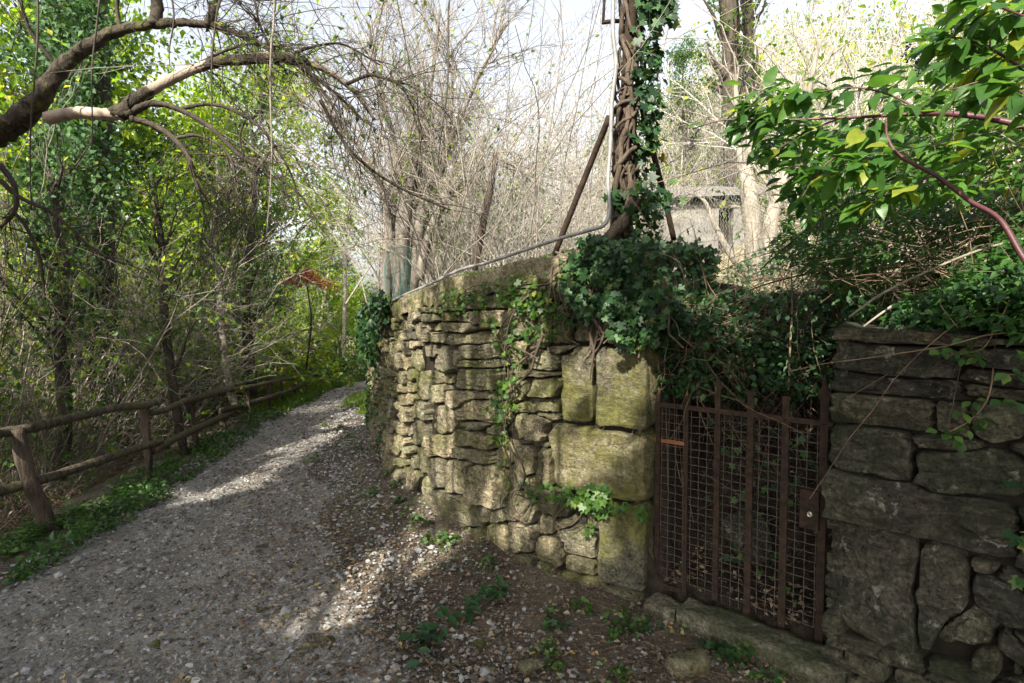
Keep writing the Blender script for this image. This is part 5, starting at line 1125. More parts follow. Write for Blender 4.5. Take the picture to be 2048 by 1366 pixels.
bs = [shrub('bare_shrub', 401, 4.6, 24, .22, 900, 160, .07, M['twig_pale'], M['l_yellow'], .03, .016, .3), shrub('bare_shrub', 402, 3.6, 28, .5, 1000, 420, .06, M['twig_pale'], M['l_yellow'], -.06, .012, .25),
      shrub('bare_shrub', 403, 5.4, 20, .3, 1000, 260, .07, M['twig_grey'], M['l_yellow'], .02, .02, .3), shrub('bare_shrub', 404, 2.4, 26, .38, 900, 500, .06, M['twig_pale'], M['l_green'], -.04, .010, .3)]
spots = []
for px, Y, k in [(790, 10.5, 2), (830, 14, 2), (850, 12, 2), (900, 9.5, 1), (940, 13, 2), (990, 9, 3), (1040, 11, 1), (1080, 8.5, 3), (1120, 13, 1), (1170, 11.5, 0), (880, 16, 0), (1010, 17, 2), (1130, 18, 0), (820, 20, 0), (960, 21, 2), (1000, 26, 0), (1060, 28, 2), (920, 14.5, 0), (980, 15.5, 2), (1090, 16, 2), (1150, 14, 0), (1020, 12.5, 0), (1200, 17, 2), (900, 27, 2), (1180, 27, 0), (1060, 14, 0), (1190, 15, 2), (1100, 23, 0), (1220, 22, 2), (960, 8.0, 3)]:
    p = P(px, 600, Y); spots.append((p[0], p[1], float(hillz(np.array([p[0]]), np.array([p[1]]))[0]) if p[0] > -2.2 - 0 * Y and Y < 16 else 1.2, k))
scatter(bs, spots, ['pale upright bare shrub', 'arching pale bare shrub', 'tall grey bare shrub', 'low spreading bare bramble'], 'shrub', 'bare shrubs behind the curved wall', rs, (.8, 1.1), ZW, [(9.2, 'close'), (12.5, 'further back'), (17, 'far back'), (99, 'furthest back')])
hb = []
for row, (Y, st, px0) in enumerate([(16.8, 66, 1580), (19.5, 62, 1250), (22, 58, 1230), (26, 56, 1200), (31, 60, 1180), (37, 70, 1150)]):
    for px in np.arange(px0, 2130, st):
        y = Y + rs.normal(0, .8); x = (px + rs.normal(0, 18) - 1024) / F * y
        hb.append((x, y, float(zh(np.array([x]), np.array([y]))[0]), int(rs.choice([0, 1, 2, 3], p=[.45, .2, .15, .2]))))
for px, Y, k in [(1330, 18.5, 1), (1420, 19, 1), (1500, 19, 0), (1800, 12, 1), (1680, 14, 0), (1740, 11, 0), (1860, 10, 1), (1620, 9.5, 3), (1900, 11, 0), (1750, 14, 0), (2000, 12, 0), (1740, 9.4, 3)]:
    x = (px - 1024) / F * Y; hb.append((x, Y, float(zh(np.array([x]), np.array([Y]))[0]), k))
hs_ = [shrub('hillside_shrub', 501, 5.2, 17, .2, 420, 380, .13, M['twig_pale'], M['l_yellow'], .03, .034, .35), shrub('hillside_shrub', 502, 4.2, 20, .5, 460, 900, .12, M['twig_pale'], M['l_yellow'], -.05, .026, .3),
       shrub('hillside_shrub', 503, 5.0, 14, .3, 420, 1500, .13, M['twig_grey'], M['l_green'], .02, .032, .3), shrub('hillside_shrub', 504, 2.7, 20, .42, 460, 700, .10, M['twig_grey'], M['l_green'], -.04, .020, .3)]
scatter(hs_, hb, ['sunlit pale upright shrub', 'sunlit arching pale shrub', 'green leaved grey shrub', 'low bramble'], 'shrub', 'pale bare shrubs on the sunlit hillside', rs, (.8, 1.15), ZH, [(13, 'at slope foot'), (17.7, 'low on the slope'), (20.5, 'partway up'), (24, 'halfway up'), (28.5, 'high up'), (34, 'near the top'), (99, 'on the crest')])
# brown wooded trunks on the right
trunk_tree([(1512, 560, 8.2, 44), (1508, 480, 8.2, 38), (1500, 400, 8.2, 36), (1492, 350, 8.3, 28), (1478, 280, 8.4, 14), (1470, 150, 8.5, 8)], M['bark_grey'], 'thick pale trunk splitting upward right of the ruin doorway', 'hillside_tree', None, 0, seed=12, tm=M['twig_grey'], sub=9, twl=(.6, 2.0), low=.55)
trunk_tree([(1540, 600, 8.4, 40), (1535, 480, 8.4, 34), (1560, 380, 8.4, 22), (1600, 250, 8.4, 14), (1640, 80, 8.4, 8)], M['bark_grey'], 'grey trunk leaning right beside the thick pale one', 'hillside_tree', M['l_yellow'], 120, seed=13, tm=M['twig_grey'], sub=12, twl=(.6, 2.0), low=.45)
trunk_tree([(1472, 525, 10, 15), (1450, 490, 10, 13), (1430, 450, 10, 11), (1416, 415, 10, 9), (1406, 398, 10, 7)], M['bark_grey'], 'short leaning forked stump in front of the ruin wall', 'leaning_stump', None, 0, seed=14, sub=3, twl=(.3, .6), low=.8)
trunk_tree([(1470, 380, 15.5, 44), (1466, 240, 15.5, 40), (1462, 100, 15.5, 36), (1458, -60, 15.5, 30)], M['bark_dark'], 'dark tall trunk at the top left of the hillside', 'tall_tree', M['l_green'], 900, seed=15, sub=24, twl=(.8, 2.2), lsz=.12, low=.3)
trunk_tree([(1500, 360, 16.5, 26), (1498, 200, 16.5, 24), (1496, 60, 16.5, 22), (1490, -60, 16.5, 18)], M['bark_dark'], 'dark trunk right of the tallest hillside trunk', 'tall_tree', M['l_green'], 700, seed=16, sub=20, twl=(.8, 2.), lsz=.12, low=.3)
place(lt[1], False, (5.2, 17.5, 6.2), 1, .42, 'small dense green evergreen on the hillside left of the tall dark trunks', 'tree')
# long arching bramble canes against the sky
a = Acc(); n = 120; s = np.array([P(x, 560, Y) for x, Y in zip(rs.uniform(860, 1190, n), rs.uniform(5.2, 8, n))]); s[:, 2] = 2.0
g_ = grow(s, np.column_stack([rs.normal(0, .5, n), rs.normal(0, .3, n), np.ones(n)]), rs.uniform(2.0, 5.2, n), 14, .12, -.06, rs); v, f = tubes(g_, taper(rs.uniform(.004, .008, n), 14, .35), 4); a.add(v, f)
s, d, _, _ = spawn(g_, 2400, .2, 1, 1.0, rs); t2 = grow(s, d, rs.uniform(.05, .35, len(s)), 4, .15, 0, rs); v, f = tubes(t2, taper(np.full(len(s), .0022), 4, .4), 3); a.add(v, f)
tag(a.build('bramble_canes', M['twig_grey']), 'long arching bare bramble canes crossing against the bright sky', 'brambles', kind='stuff')

# ---------------------------------------------------------------- overgrown bank above the gate and at right
def in_poly(x, y, poly):
    poly = np.array(poly, float); ins = np.zeros(len(x), bool); j = len(poly) - 1
    for i in range(len(poly)):
        c = (poly[i, 1] > y) != (poly[j, 1] > y)
        xx = (poly[j, 0] - poly[i, 0]) * (y - poly[i, 1]) / (poly[j, 1] - poly[i, 1] + 1e-12) + poly[i, 0]
        ins ^= c & (x < xx); j = i
    return ins
def poly_pts(poly, n, depth, rs, clump=0., cs=45.):
    poly = np.array(poly, float); x = rs.uniform(poly[:, 0].min(), poly[:, 0].max(), n * 3); y = rs.uniform(poly[:, 1].min(), poly[:, 1].max(), n * 3)
    k = in_poly(x, y, poly); x, y = x[k][:n], y[k][:n]; D = depth(x, y) + 0 * x
    if clump: k = fbm(x / cs, y / cs, D * 2.5, 2) > clump; x, y, D = x[k], y[k], D[k]
    dx = (x - 1024) / F; du = -(y - 683) / F; d = np.stack([dx, ca + du * sa, -sa + du * ca], 1)
    return np.array([0, 0, EYE]) + d * (D / d[:, 1])[:, None], x, y
hgx = np.arange(-3, 9, .07); hgy = np.arange(1.2, 13, .07); HG = hillz(*np.meshgrid(hgx, hgy, indexing='ij'))
def surf_depth(x, y, lo=2.4, hi=11):
    out = np.full(len(x), np.nan); dx = (x - 1024) / F; du = -(y - 683) / F; dy = ca + du * sa; dz = -sa + du * ca
    for Y in np.arange(lo, hi, .06):
        X = dx / dy * Y; Z = EYE + dz / dy * Y; i = np.clip(((X - hgx[0]) / .07).astype(int), 0, len(hgx) - 1); j = np.clip(int((Y - hgy[0]) / .07), 0, len(hgy) - 1)
        h_ = np.isnan(out) & (Z < HG[i, j]); out[h_] = Y
    return out
rs = np.random.RandomState(44)
BK = empty('bramble_bank', P(1500, 700, 4.2), 'dark leafy ivy and bramble bank hanging above the iron gate', 'brambles')
def bd(x, y):
    D = surf_depth(x, y, 2.9); D0 = 3.55 + np.clip((800 - y) / 320, 0, 1.2) * 2.0 - np.clip((x - 1310) / 410, 0, 1.4) * .55 + .5
    D = np.where(np.isnan(D), D0, D); lo_ = 3.42 - (x - 1310) / 410 * .62
    D = np.minimum(D, D0 + 1.2)
    return np.maximum(D - .02 - rs.rand(len(x)) ** 1.3 * .55, lo_ + .1 * rs.rand(len(x)))
a = Acc()
pts, x, y = poly_pts([(1310, 610), (1420, 560), (1560, 470), (1700, 430), (1760, 520), (1740, 660), (1690, 690), (1685, 770), (1600, 800), (1420, 800), (1320, 790)], 17000, bd, rs, -.12, 24)
n = len(pts); leaves(a, pts, nrm(np.column_stack([rs.normal(-.3, .8, n), rs.normal(-.4, .5, n), rs.normal(-.35, .3, n)])), nrm(np.column_stack([rs.normal(0, .3, n), rs.normal(-.2, .3, n), np.ones(n)])), rs.uniform(.022, .055, n), .62, OVAL, rs.rand(n) * .95, rs)
tag(a.build('leaves', M['l_ivy'], BK), kind='stuff')
a = Acc(); s, _, _ = poly_pts([(1330, 600), (1740, 480), (1740, 700), (1600, 770), (1330, 760)], 800, lambda x, y: bd(x, y) + .1, rs)
g_ = grow(s, rdir(len(s), -.3, rs), rs.uniform(.2, 1., len(s)), 8, .15, -.06, rs); v, f = tubes(g_, taper(rs.uniform(.0015, .004, len(s)), 8, .5), 3); a.add(v, f); a.build('stems', M['twig_brown'], BK)
a = Acc(); n = 2200; q = C0[None] + GD[None] * rs.uniform(-.05, 1.1, n)[:, None] + GN[None] * (.12 + 1.5 * rs.rand(n))[:, None]; z = rs.uniform(1.3, 1.85, n) 
leaves(a, np.column_stack([q, z]), rdir(n, -.5, rs), rdir(n, 1.2, rs), rs.uniform(.03, .055, n), .65, OVAL, rs.rand(n) * .9, rs); tag(a.build('shade_roof_leaves', M['l_ivy'], BK), kind='stuff')  # leaves added overhead to keep sky light out of the passage
# inside the passage: dead stems, litter, a slab of broken stone
PG = empty('dead_brambles', tuple(gpt(.5, .7)) + (.15,), 'dark dead stems and debris filling the passage behind the gate', 'brambles')
a = Acc(); n = 200; s = np.column_stack([C0[None] + GD[None] * rs.uniform(.05, .98, n)[:, None] + GN[None] * rs.uniform(.3, 1.3, n)[:, None], rs.uniform(.1, 1.2, n)])
g_ = grow(s, rdir(n, .1, rs), rs.uniform(.15, .6, n), 6, .2, -.05, rs)
v, f = tubes(g_, taper(rs.uniform(.0015, .004, n), 6, .5), 3); a.add(v, f); tag(a.build('stems', M['twig_dark'], PG), kind='stuff')
a = Acc(); n = 650; w = .14 + rs.rand(n) ** 1.3 * 1.1; q = C0[None] + GD[None] * rs.uniform(.03, .98, n)[:, None] + GN[None] * w[:, None]; z = np.maximum(hillz(q[:, 0], q[:, 1]), .06) + rs.uniform(0, .05, n)
leaves(a, np.column_stack([q, z]), rdir(n, 0, rs, .3), rdir(n, 1.2, rs), rs.uniform(.02, .045, n), .6, KITE, rs.rand(n) * .8, rs); tag(a.build('leaf_litter', M['litter'], PG), kind='stuff')
a = Acc(); n = 120; q = C0[None] + GD[None] * rs.uniform(.2, .95, n)[:, None] + GN[None] * rs.uniform(.2, .6, n)[:, None]; z = rs.choice([.72, .25, 1.1, .9], n) + rs.normal(0, .07, n)
ivy_pts(a, np.column_stack([q, z]), np.array([[-.6, -.6, 0]]), rs.uniform(.03, .055, n), rs); a.build('leaves', M['l_ivy'], PG)
p = gpt(.42, .5); rock((p[0], p[1], .33), 1, .17, .05, .17, 900, 3, -.75, .5, M['darkstone'], 'broken_slab'); tag(bpy.data.objects['broken_slab'], 'grey broken stone slab leaning inside the passage behind the gate bars', 'rock')
p = gpt(.80, .55); o = rock((p[0], p[1], .62), 1, .08, .06, .06, 901, 2, -.5, .3, M['coping'], 'loose_stone'); tag(o, 'small pale stone behind the mesh left of the lock box', 'rock')

# right-hand leafy bank, from many fine arching stems
RS = empty('hanging_shrub', P(1900, 640, 3.6), 'dense small leaved shrub trailing over the right wall', 'shrub')
def rd(x, y):
    D0 = 2.9 + np.clip((660 - y) / 500, 0, 1) * 1.6; D = surf_depth(x, y, 2.5); D = np.where(np.isnan(D), D0 + .5, np.minimum(D, D0 + .8))
    return np.maximum(D - .02 - rs.rand(len(x)) ** 1.2 * .9, 2.45 - np.clip((x - 1720) / 400, 0, 1) * .55 + .4 * rs.rand(len(x)))
polyR = [(1540, 500), (1590, 420), (1610, 330), (1700, 280), (1800, 230), (1900, 120), (2150, 20), (2200, 640), (2050, 690), (1985, 650), (1760, 640), (1700, 600), (1640, 560)]
a = Acc(); pts, x, y = poly_pts(polyR, 32000, rd, rs, -.25, 32)
n = len(pts); leaves(a, pts, nrm(np.column_stack([rs.normal(-.7, .6, n), rs.normal(-.3, .5, n), rs.normal(-.25, .3, n)])), nrm(np.column_stack([rs.normal(.1, .35, n), rs.normal(-.3, .35, n), np.ones(n)])), rs.uniform(.03, .062, n), .5, KITE, np.clip(rs.rand(n) * .8 + np.clip((300 - y) / 500, -.2, .3), 0, 1), rs)
tag(a.build('leaves', M['l_poke'], RS), kind='stuff')
a = Acc(); s, _, _ = poly_pts(polyR, 520, rd, rs); s = s + [.1, .1, 0]
g_ = grow(s, nrm(np.column_stack([rs.normal(-.5, .5, len(s)), rs.normal(-.2, .4, len(s)), rs.normal(.2, .5, len(s))])), rs.uniform(.3, 1.1, len(s)), 8, .12, -.06, rs); v, f = tubes(g_, taper(rs.uniform(.0018, .0045, len(s)), 8, .4), 3); a.add(v, f)
tag(a.build('stems', M['twig_brown'], RS), kind='stuff')
a = Acc(); s, _, _ = poly_pts([(1720, 610), (1760, 560), (1900, 520), (2200, 500), (2200, 680), (1990, 650), (1740, 640)], 500, lambda x, y: 2.75 + .5 * rs.rand(len(x)), rs)
g_ = grow(s, rdir(len(s), 0, rs), rs.uniform(.1, .5, len(s)), 6, .2, -.05, rs); v, f = tubes(g_, taper(rs.uniform(.001, .003, len(s)), 6, .5), 3); a.add(v, f)
tag(a.build('dry_twigs', M['twig_brown'], RS), kind='stuff')
a = Acc(); pts, x, y = poly_pts([(1680, 600), (1760, 560), (2120, 500), (2120, 690), (1990, 660), (1700, 650)], 4200, lambda x, y: rd(x, y), rs, -.3, 30); n = len(pts)
leaves(a, pts, nrm(np.column_stack([rs.normal(-.5, .6, n), rs.normal(-.5, .5, n), rs.normal(-.4, .3, n)])), nrm(np.column_stack([rs.normal(.1, .35, n), rs.normal(-.5, .35, n), np.ones(n)])), rs.uniform(.028, .055, n), .6, KITE, None, rs); tag(a.build('low_leaves', M['l_ivy'], RS), kind='stuff')
def canes(name, pls, m, lab, cat='branch'):
    a = Acc()
    for pl in pls: v, f, _, _ = limb(pl, 6, 6, .08); a.add(v, f)
    return tag(a.build(name, m), lab, cat)
canes('dry_branch', [[(1690, 640, 2.75, 4), (1760, 590, 2.7, 6), (1850, 545, 2.6, 5), (1960, 500, 2.5, 5), (2080, 470, 2.4, 6)], [(1700, 700, 2.62, 3), (1720, 660, 2.65, 4), (1800, 600, 2.65, 5)]], M['twig_grey'], 'long pale dead branch slanting above the right wall')
canes('dry_branch', [[(1520, 540, 3.6, 3), (1600, 470, 3.5, 4), (1700, 400, 3.3, 4), (1800, 350, 3.1, 5)], [(1400, 640, 3.9, 3), (1500, 580, 3.8, 3), (1640, 540, 3.6, 4)]], M['twig_dark'], 'thin dark branches slanting up through the leafy bank above the gate')
canes('climbing_stem', [[(1583, 545, 3.3, 3), (1584, 620, 3.25, 4), (1580, 700, 3.2, 4), (1577, 780, 3.15, 3)]], M['twig_brown'], 'thin upright brown stem dangling above the middle of the gate', 'stem')

# ---------------------------------------------------------------- broad leaved berry plant with purple stems
PK = empty('berry_plant', P(2060, 560, 2.0), 'broad leaved plant with purple stems and dark berries reaching in from the right', 'plant')
main = [[(2130, 275, 2.0, 16), (2010, 243, 2.1, 13), (1930, 230, 2.15, 12), (1850, 227, 2.25, 9), (1760, 232, 2.35, 7), (1680, 236, 2.45, 5), (1560, 240, 2.55, 4), (1450, 240, 2.65, 3), (1385, 258, 2.7, 2)],
        [(2140, 640, 1.95, 13), (2050, 520, 2.05, 12), (2000, 440, 2.1, 10), (1940, 402, 2.12, 9), (1870, 350, 2.15, 8), (1800, 312, 2.18, 7), (1775, 275, 2.2, 6), (1772, 238, 2.2, 4)]]
subs = [[(1850, 227, 2.25, 5), (1780, 190, 2.3, 4), (1700, 175, 2.35, 3), (1600, 190, 2.4, 2), (1510, 180, 2.45, 2)], [(1760, 232, 2.35, 5), (1700, 290, 2.35, 4), (1640, 340, 2.35, 3), (1600, 400, 2.35, 2)], [(1680, 236, 2.45, 4), (1600, 270, 2.45, 3), (1540, 310, 2.45, 2)],
        [(1870, 350, 2.15, 4), (1800, 380, 2.2, 3), (1720, 410, 2.25, 2)], [(1800, 312, 2.18, 4), (1740, 320, 2.2, 3), (1670, 350, 2.25, 2)], [(1560, 240, 2.55, 3), (1500, 215, 2.55, 2), (1490, 170, 2.55, 2)], [(1930, 230, 2.1, 5), (1960, 150, 1.95, 4), (1980, 80, 1.85, 3), (1940, 20, 1.8, 2)],
        [(2130, 200, 1.8, 8), (2020, 120, 1.8, 6), (1940, 80, 1.8, 4), (1880, 75, 1.8, 3)], [(2130, 60, 1.75, 7), (2040, 30, 1.75, 5), (1950, -10, 1.75, 3)], [(2140, 300, 1.7, 7), (2060, 200, 1.72, 5), (1990, 160, 1.75, 4), (1900, 180, 1.8, 2)]]
sp = []
for pl in main: v, f, p, r = limb(pl, 8, 8, .03); build('stem', v, f, M['purple'], PK); sp.append(resample(p[len(p) // 3:], 16))
a = Acc()
for pl in subs: v, f, p, r = limb(pl, 6, 6, .03); a.add(v, f); sp += [resample(p, 16)] * 2
a.build('side_stems', M['purple'], PK); sp = np.array(sp)
rs = np.random.RandomState(61)
ns = 290; s, d, w, t = spawn(sp, ns, .1, 1.0, .6, rs)
tip = nrm(np.column_stack([rs.normal(-.55, .6, ns), rs.normal(-.1, .5, ns), rs.normal(-.35, .4, ns)])); L = rs.uniform(.06, .125, ns) * np.where(rs.rand(ns) < .1, 1.25, 1)
nn = nrm(np.column_stack([rs.normal(.1, .4, ns), rs.normal(-.35, .35, ns), np.ones(ns)]))
TB, FB = OVAL
# leaf blade with rib fold and drooping tip, 8 stations
yy = np.array([0, .1, .25, .42, .6, .78, .92, 1.]); wd = np.array([.0, .12, .21, .24, .2, .13, .05, 0])
T2 = [];
for q, w_ in zip(yy, wd): T2 += [(-w_, q, .25 * w_ - .22 * q * q), (0, q, -.22 * q * q), (w_, q, .25 * w_ - .22 * q * q)]
T2 = np.array(T2); F2 = [[3 * i + j, 3 * i + 3 + j, 3 * i + 4 + j, 3 * i + 1 + j] for i in range(7) for j in (0, 1)]
tv = T2.copy(); me0 = []
pw_ = np.array(parent_world(PK))
from mathutils import Matrix
for k in range(6):
    q = T2.copy(); q[:, 2] += .06 * vn(q[:, 1] * 5, q[:, 0] * 9, k) ; q[:, 0] *= .9 + .06 * k; q[:, 0] += .05 * np.sin(q[:, 1] * (1 + k * .4)) * (1 if k % 2 else -1)
    lo = build('leaf', q, [np.array(F2)], M['l_poke'], PK, True, np.full(len(F2), [.2, .45, .6, .75, .35, .93][k]), local=True); me0.append(lo)
a = Acc(); pp, x, y = poly_pts([(1470, 200), (1560, 160), (1700, 160), (1800, 120), (1860, 40), (1920, -20), (2120, -20), (2120, 360), (1900, 400), (1760, 450), (1600, 430), (1540, 340), (1480, 290)], 2300, lambda x, y: 2.4 + .8 * rs.rand(len(x)), rs, -.25, 60)
n = len(pp); leaves(a, pp, nrm(np.column_stack([rs.normal(-.6, .6, n), rs.normal(-.1, .5, n), rs.normal(-.3, .35, n)])), nrm(np.column_stack([rs.normal(.1, .4, n), rs.normal(-.35, .35, n), np.ones(n)])), rs.uniform(.06, .11, n), .5, OVAL, np.clip(rs.rand(n) * .75 + np.clip((x - 1800) / 700, 0, .3), 0, 1), rs)
tag(a.build('far_leaves', M['l_poke'], PK), kind='stuff')
first = [True] * 6
for i in range(ns):
    k = int(rs.choice(6, p=[.2, .22, .2, .15, .15, .08])); dd, n_ = tip[i], nn[i]; sd = nrm(np.cross(dd, n_)); m_ = np.cross(sd, dd)
    o = me0[k] if first[k] else me0[k].copy()
    if not first[k]: col.objects.link(o); o.parent = PK
    first[k] = False
    b_ = s[i] + dd * .015 - pw_
    o.matrix_local = Matrix([[sd[0] * L[i], dd[0] * L[i], m_[0] * L[i], b_[0]], [sd[1] * L[i], dd[1] * L[i], m_[1] * L[i], b_[1]], [sd[2] * L[i], dd[2] * L[i], m_[2] * L[i], b_[2]], [0, 0, 0, 1]])
for (x, y, D) in [(1490, 158, 2.5), (1385, 285, 2.68), (1478, 270, 2.6), (1895, 60, 1.9), (1835, 135, 2.2), (1540, 300, 2.5), (1815, 105, 2.1), (1950, 95, 1.85)]:
    a = Acc(); n = 16; c = P(x, y, D); q = c + np.column_stack([rs.normal(0, .007, n), rs.normal(0, .007, n), np.linspace(.03, -.03, n)])
    for b_ in q: a.add(IV * .005 + b_, [IF])
    a.build('berry_cluster', M['berry'], PK)
# small leafy sprays in front of the right wall
def spray(name, stem, spots, lab, m='l_weed', sz=(.035, .05), cat='plant', shape=OVAL, out=(-.5, -.8, .3)):
    e = empty(name, P(*stem[0][:3]), lab, cat); v, f, p, r = limb(stem, 6, 5, .05); build('stem', v, f, M['twig_brown'], e)
    for (x, y) in spots:
        D = stem[len(stem) // 2][2]; a = Acc(); n = 3; b_ = np.repeat(P(x, y, D)[None], n, 0)
        dd = nrm(np.array([[-1, -.2, -.25], [.7, -.3, -.2], [-.1, -.6, -.7]]) + rs.normal(0, .25, (n, 3))); leaves(a, b_ + dd * .01, dd, nrm(np.array([[0, -.5, 1.]] * n) + rs.normal(0, .2, (n, 3))), rs.uniform(*sz, n), .75, shape, None, rs)
        a.build('leaflets', M[m], e)
    return e
spray('bramble_spray', [(2000, 560, 2.35, 4), (1990, 690, 2.25, 3), (1978, 790, 2.2, 4), (1940, 840, 2.2, 3), (1890, 868, 2.2, 2)], [(1925, 822), (1945, 800), (1960, 835), (1880, 862), (1905, 868), (1925, 880), (1935, 856)], 'small green bramble spray hanging in the middle of the right wall')
spray('bramble_spray', [(2020, 600, 2.2, 3), (1990, 660, 2.2, 3), (1960, 700, 2.2, 3), (1900, 705, 2.2, 2)], [(1880, 700), (1905, 695), (1925, 712), (1945, 700), (1930, 676), (1960, 715)], 'small green bramble spray at the top of the right wall')
spray('bramble_spray', [(2100, 720, 2.0, 3), (2050, 745, 2.0, 3), (2010, 750, 2.0, 2)], [(2040, 740), (2020, 745), (2035, 800), (2005, 800), (2040, 700)], 'bramble leaves at the right edge near the top of the wall')
spray('ivy_sprig', [(2100, 1080, 1.9, 3), (2070, 1060, 1.9, 3), (2040, 1065, 1.9, 2)], [(2035, 1065), (2050, 1075), (2045, 1150), (2048, 970)], 'dark green leaves poking in at the lower right edge', 'l_ivy', (.05, .07), 'plant', IVY)

# ---------------------------------------------------------------- weeds, verge plants, grass
rs = np.random.RandomState(71)
def weed(seed, n, sz, h, m, name='weed', shape=OVAL):
    rs = np.random.RandomState(seed); e = bpy.data.objects.new(name, None); col.objects.link(e); e.empty_display_size = .05
    a = Acc(); s = np.column_stack([rs.normal(0, .012, (n, 2)), np.full(n, -.01)]); g_ = grow(s, np.column_stack([rs.normal(0, .7, (n, 2)), np.ones(n)]), h * rs.uniform(.5, 1.2, n), 5, .15, -.05, rs); v, f = tubes(g_, np.full((n, 5), .0009), 3); a.add(v, f); a.build('stems', M['l_weed'] if False else M['twig_brown'], e)
    a = Acc(); k = 3; b_ = np.repeat(g_[:, -1], k, 0); leaves(a, b_, rdir(n * k, -.1, rs, .5), rdir(n * k, 1.5, rs, .5), rs.uniform(sz * .6, sz * 1.2, n * k), .8, shape, None, rs); a.build('leaves', m, e); return e
wt_ = [weed(1, 12, .032, .07, M['l_weed']), weed(2, 16, .026, .06, M['l_weed']), weed(3, 8, .05, .08, M['l_ivy'], shape=IVY), weed(4, 20, .028, .11, M['l_weed'])]
wspots = [(975, 1138, 0), (905, 1090, 1), (880, 1095, 3), (860, 1085, 1), (840, 1060, 3), (815, 1035, 0), (800, 1010, 2), (1110, 1255, 2), (1105, 1235, 0), (1240, 1250, 0), (1225, 1270, 1), (1270, 1260, 0), (1110, 1330, 1), (1090, 1300, 0), (1245, 1365, 0), (1240, 1340, 1), (1445, 1310, 2), (1475, 1320, 0), (1520, 1350, 1), (930, 1060, 1), (790, 985, 1), (775, 960, 3), (1160, 1220, 1), (700, 880, 3), (680, 860, 1), (625, 925, 3), (715, 905, 0), (745, 1000, 0), (1300, 1262, 2), (1560, 1362, 0)]
used = set()
for px, py, k in wspots:
    p = G(px, py, 0); p[2] = zg(p[0], p[1]); sc_ = rs.uniform(.8, 1.3)
    place(wt_[k], k not in used, p, rs.uniform(0, 6), sc_, ['small round leaved weed', 'low tiny leaved weed tuft', 'lobed ivy seedling', 'taller leafy weed'][k] + ' ' + ('on the dirt ' if py > 1200 else 'near the wall foot ') + next(t for a_, t in [(720, 'beside the far gravel'), (800, 'under the far end of the wall'), (870, 'left of the sunlit patch'), (940, 'in the sunlit patch'), (1000, 'below the round boulder stone'), (1120, 'right of the fallen branch'), (1200, 'below the quoin blocks'), (1260, 'left of the doorstep'), (1320, 'at the left end of the doorstep'), (1480, 'beside the mossy boulder'), (9999, 'in front of the doorstep')] if px < a_), 'weed', 'small weeds growing at the foot of the wall'); used.add(k)
FB = empty('fallen_branch', G(930, 1235, .02), 'fallen branch with dark glossy oval leaves lying on the dirt', 'branch')
bp = [(870, 1345), (840, 1290), (880, 1260), (930, 1225), (985, 1200), (1010, 1185)]
c = crom([G(x, y, .02) for i, (x, y) in enumerate(bp)], 6); c[:, 2] = zg(c[:, 0], c[:, 1]) + .03; v, f = tubes(c[None], np.full((1, len(c)), .003), 5); build('stem', v, f, M['twig_brown'], FB)
n = 66; s, d, _, _ = spawn(c[None], n, .05, 1, 1., rs); s[:, 2] = zg(s[:, 0], s[:, 1]) + .03 + rs.rand(n) * .06
lv = nrm(np.column_stack([rs.normal(0, 1, (n, 2)), rs.normal(.05, .2, n)]))
for i in range(n):
    a = Acc(); leaves(a, s[i:i + 1] + rs.normal(0, .02, (1, 3)) * [1, 1, 0], lv[i:i + 1], nrm(np.array([[rs.normal(0, .3), rs.normal(-.2, .3), 1]])), rs.uniform(.06, .10), .5, OVAL, np.array([.1 + .5 * rs.rand() if i != 5 else .95]), rs); a.build('leaf', M['l_dark'] if i % 9 else M['l_blue'], FB)
# verge plants along the fence
a = Acc(); n = 12000; Y = 3.2 + 12.5 * rs.rand(n) ** 1.35; X = path_l(Y) + .16 - np.abs(rs.normal(0, .36, n)) ; keep = (fbm(X * 2.6, Y * 1.8, 2, 3) > -.12); X, Y = X[keep], Y[keep]; n = len(X)
z = zg(X, Y) + rs.rand(n) ** 1.3 * .16 * (.4 + .6 * (vn(X * 3, Y * 2, 8) > -.1)); leaves(a, np.column_stack([X, Y, z]), rdir(n, .0, rs, .5), rdir(n, 1.3, rs, .6), rs.uniform(.022, .06, n), .65, KITE, rs.rand(n) * .9, rs)
tag(a.build('verge_plants', M['l_weed']), 'low leafy green plants lining the path under the pole fence', 'ground cover', kind='stuff')
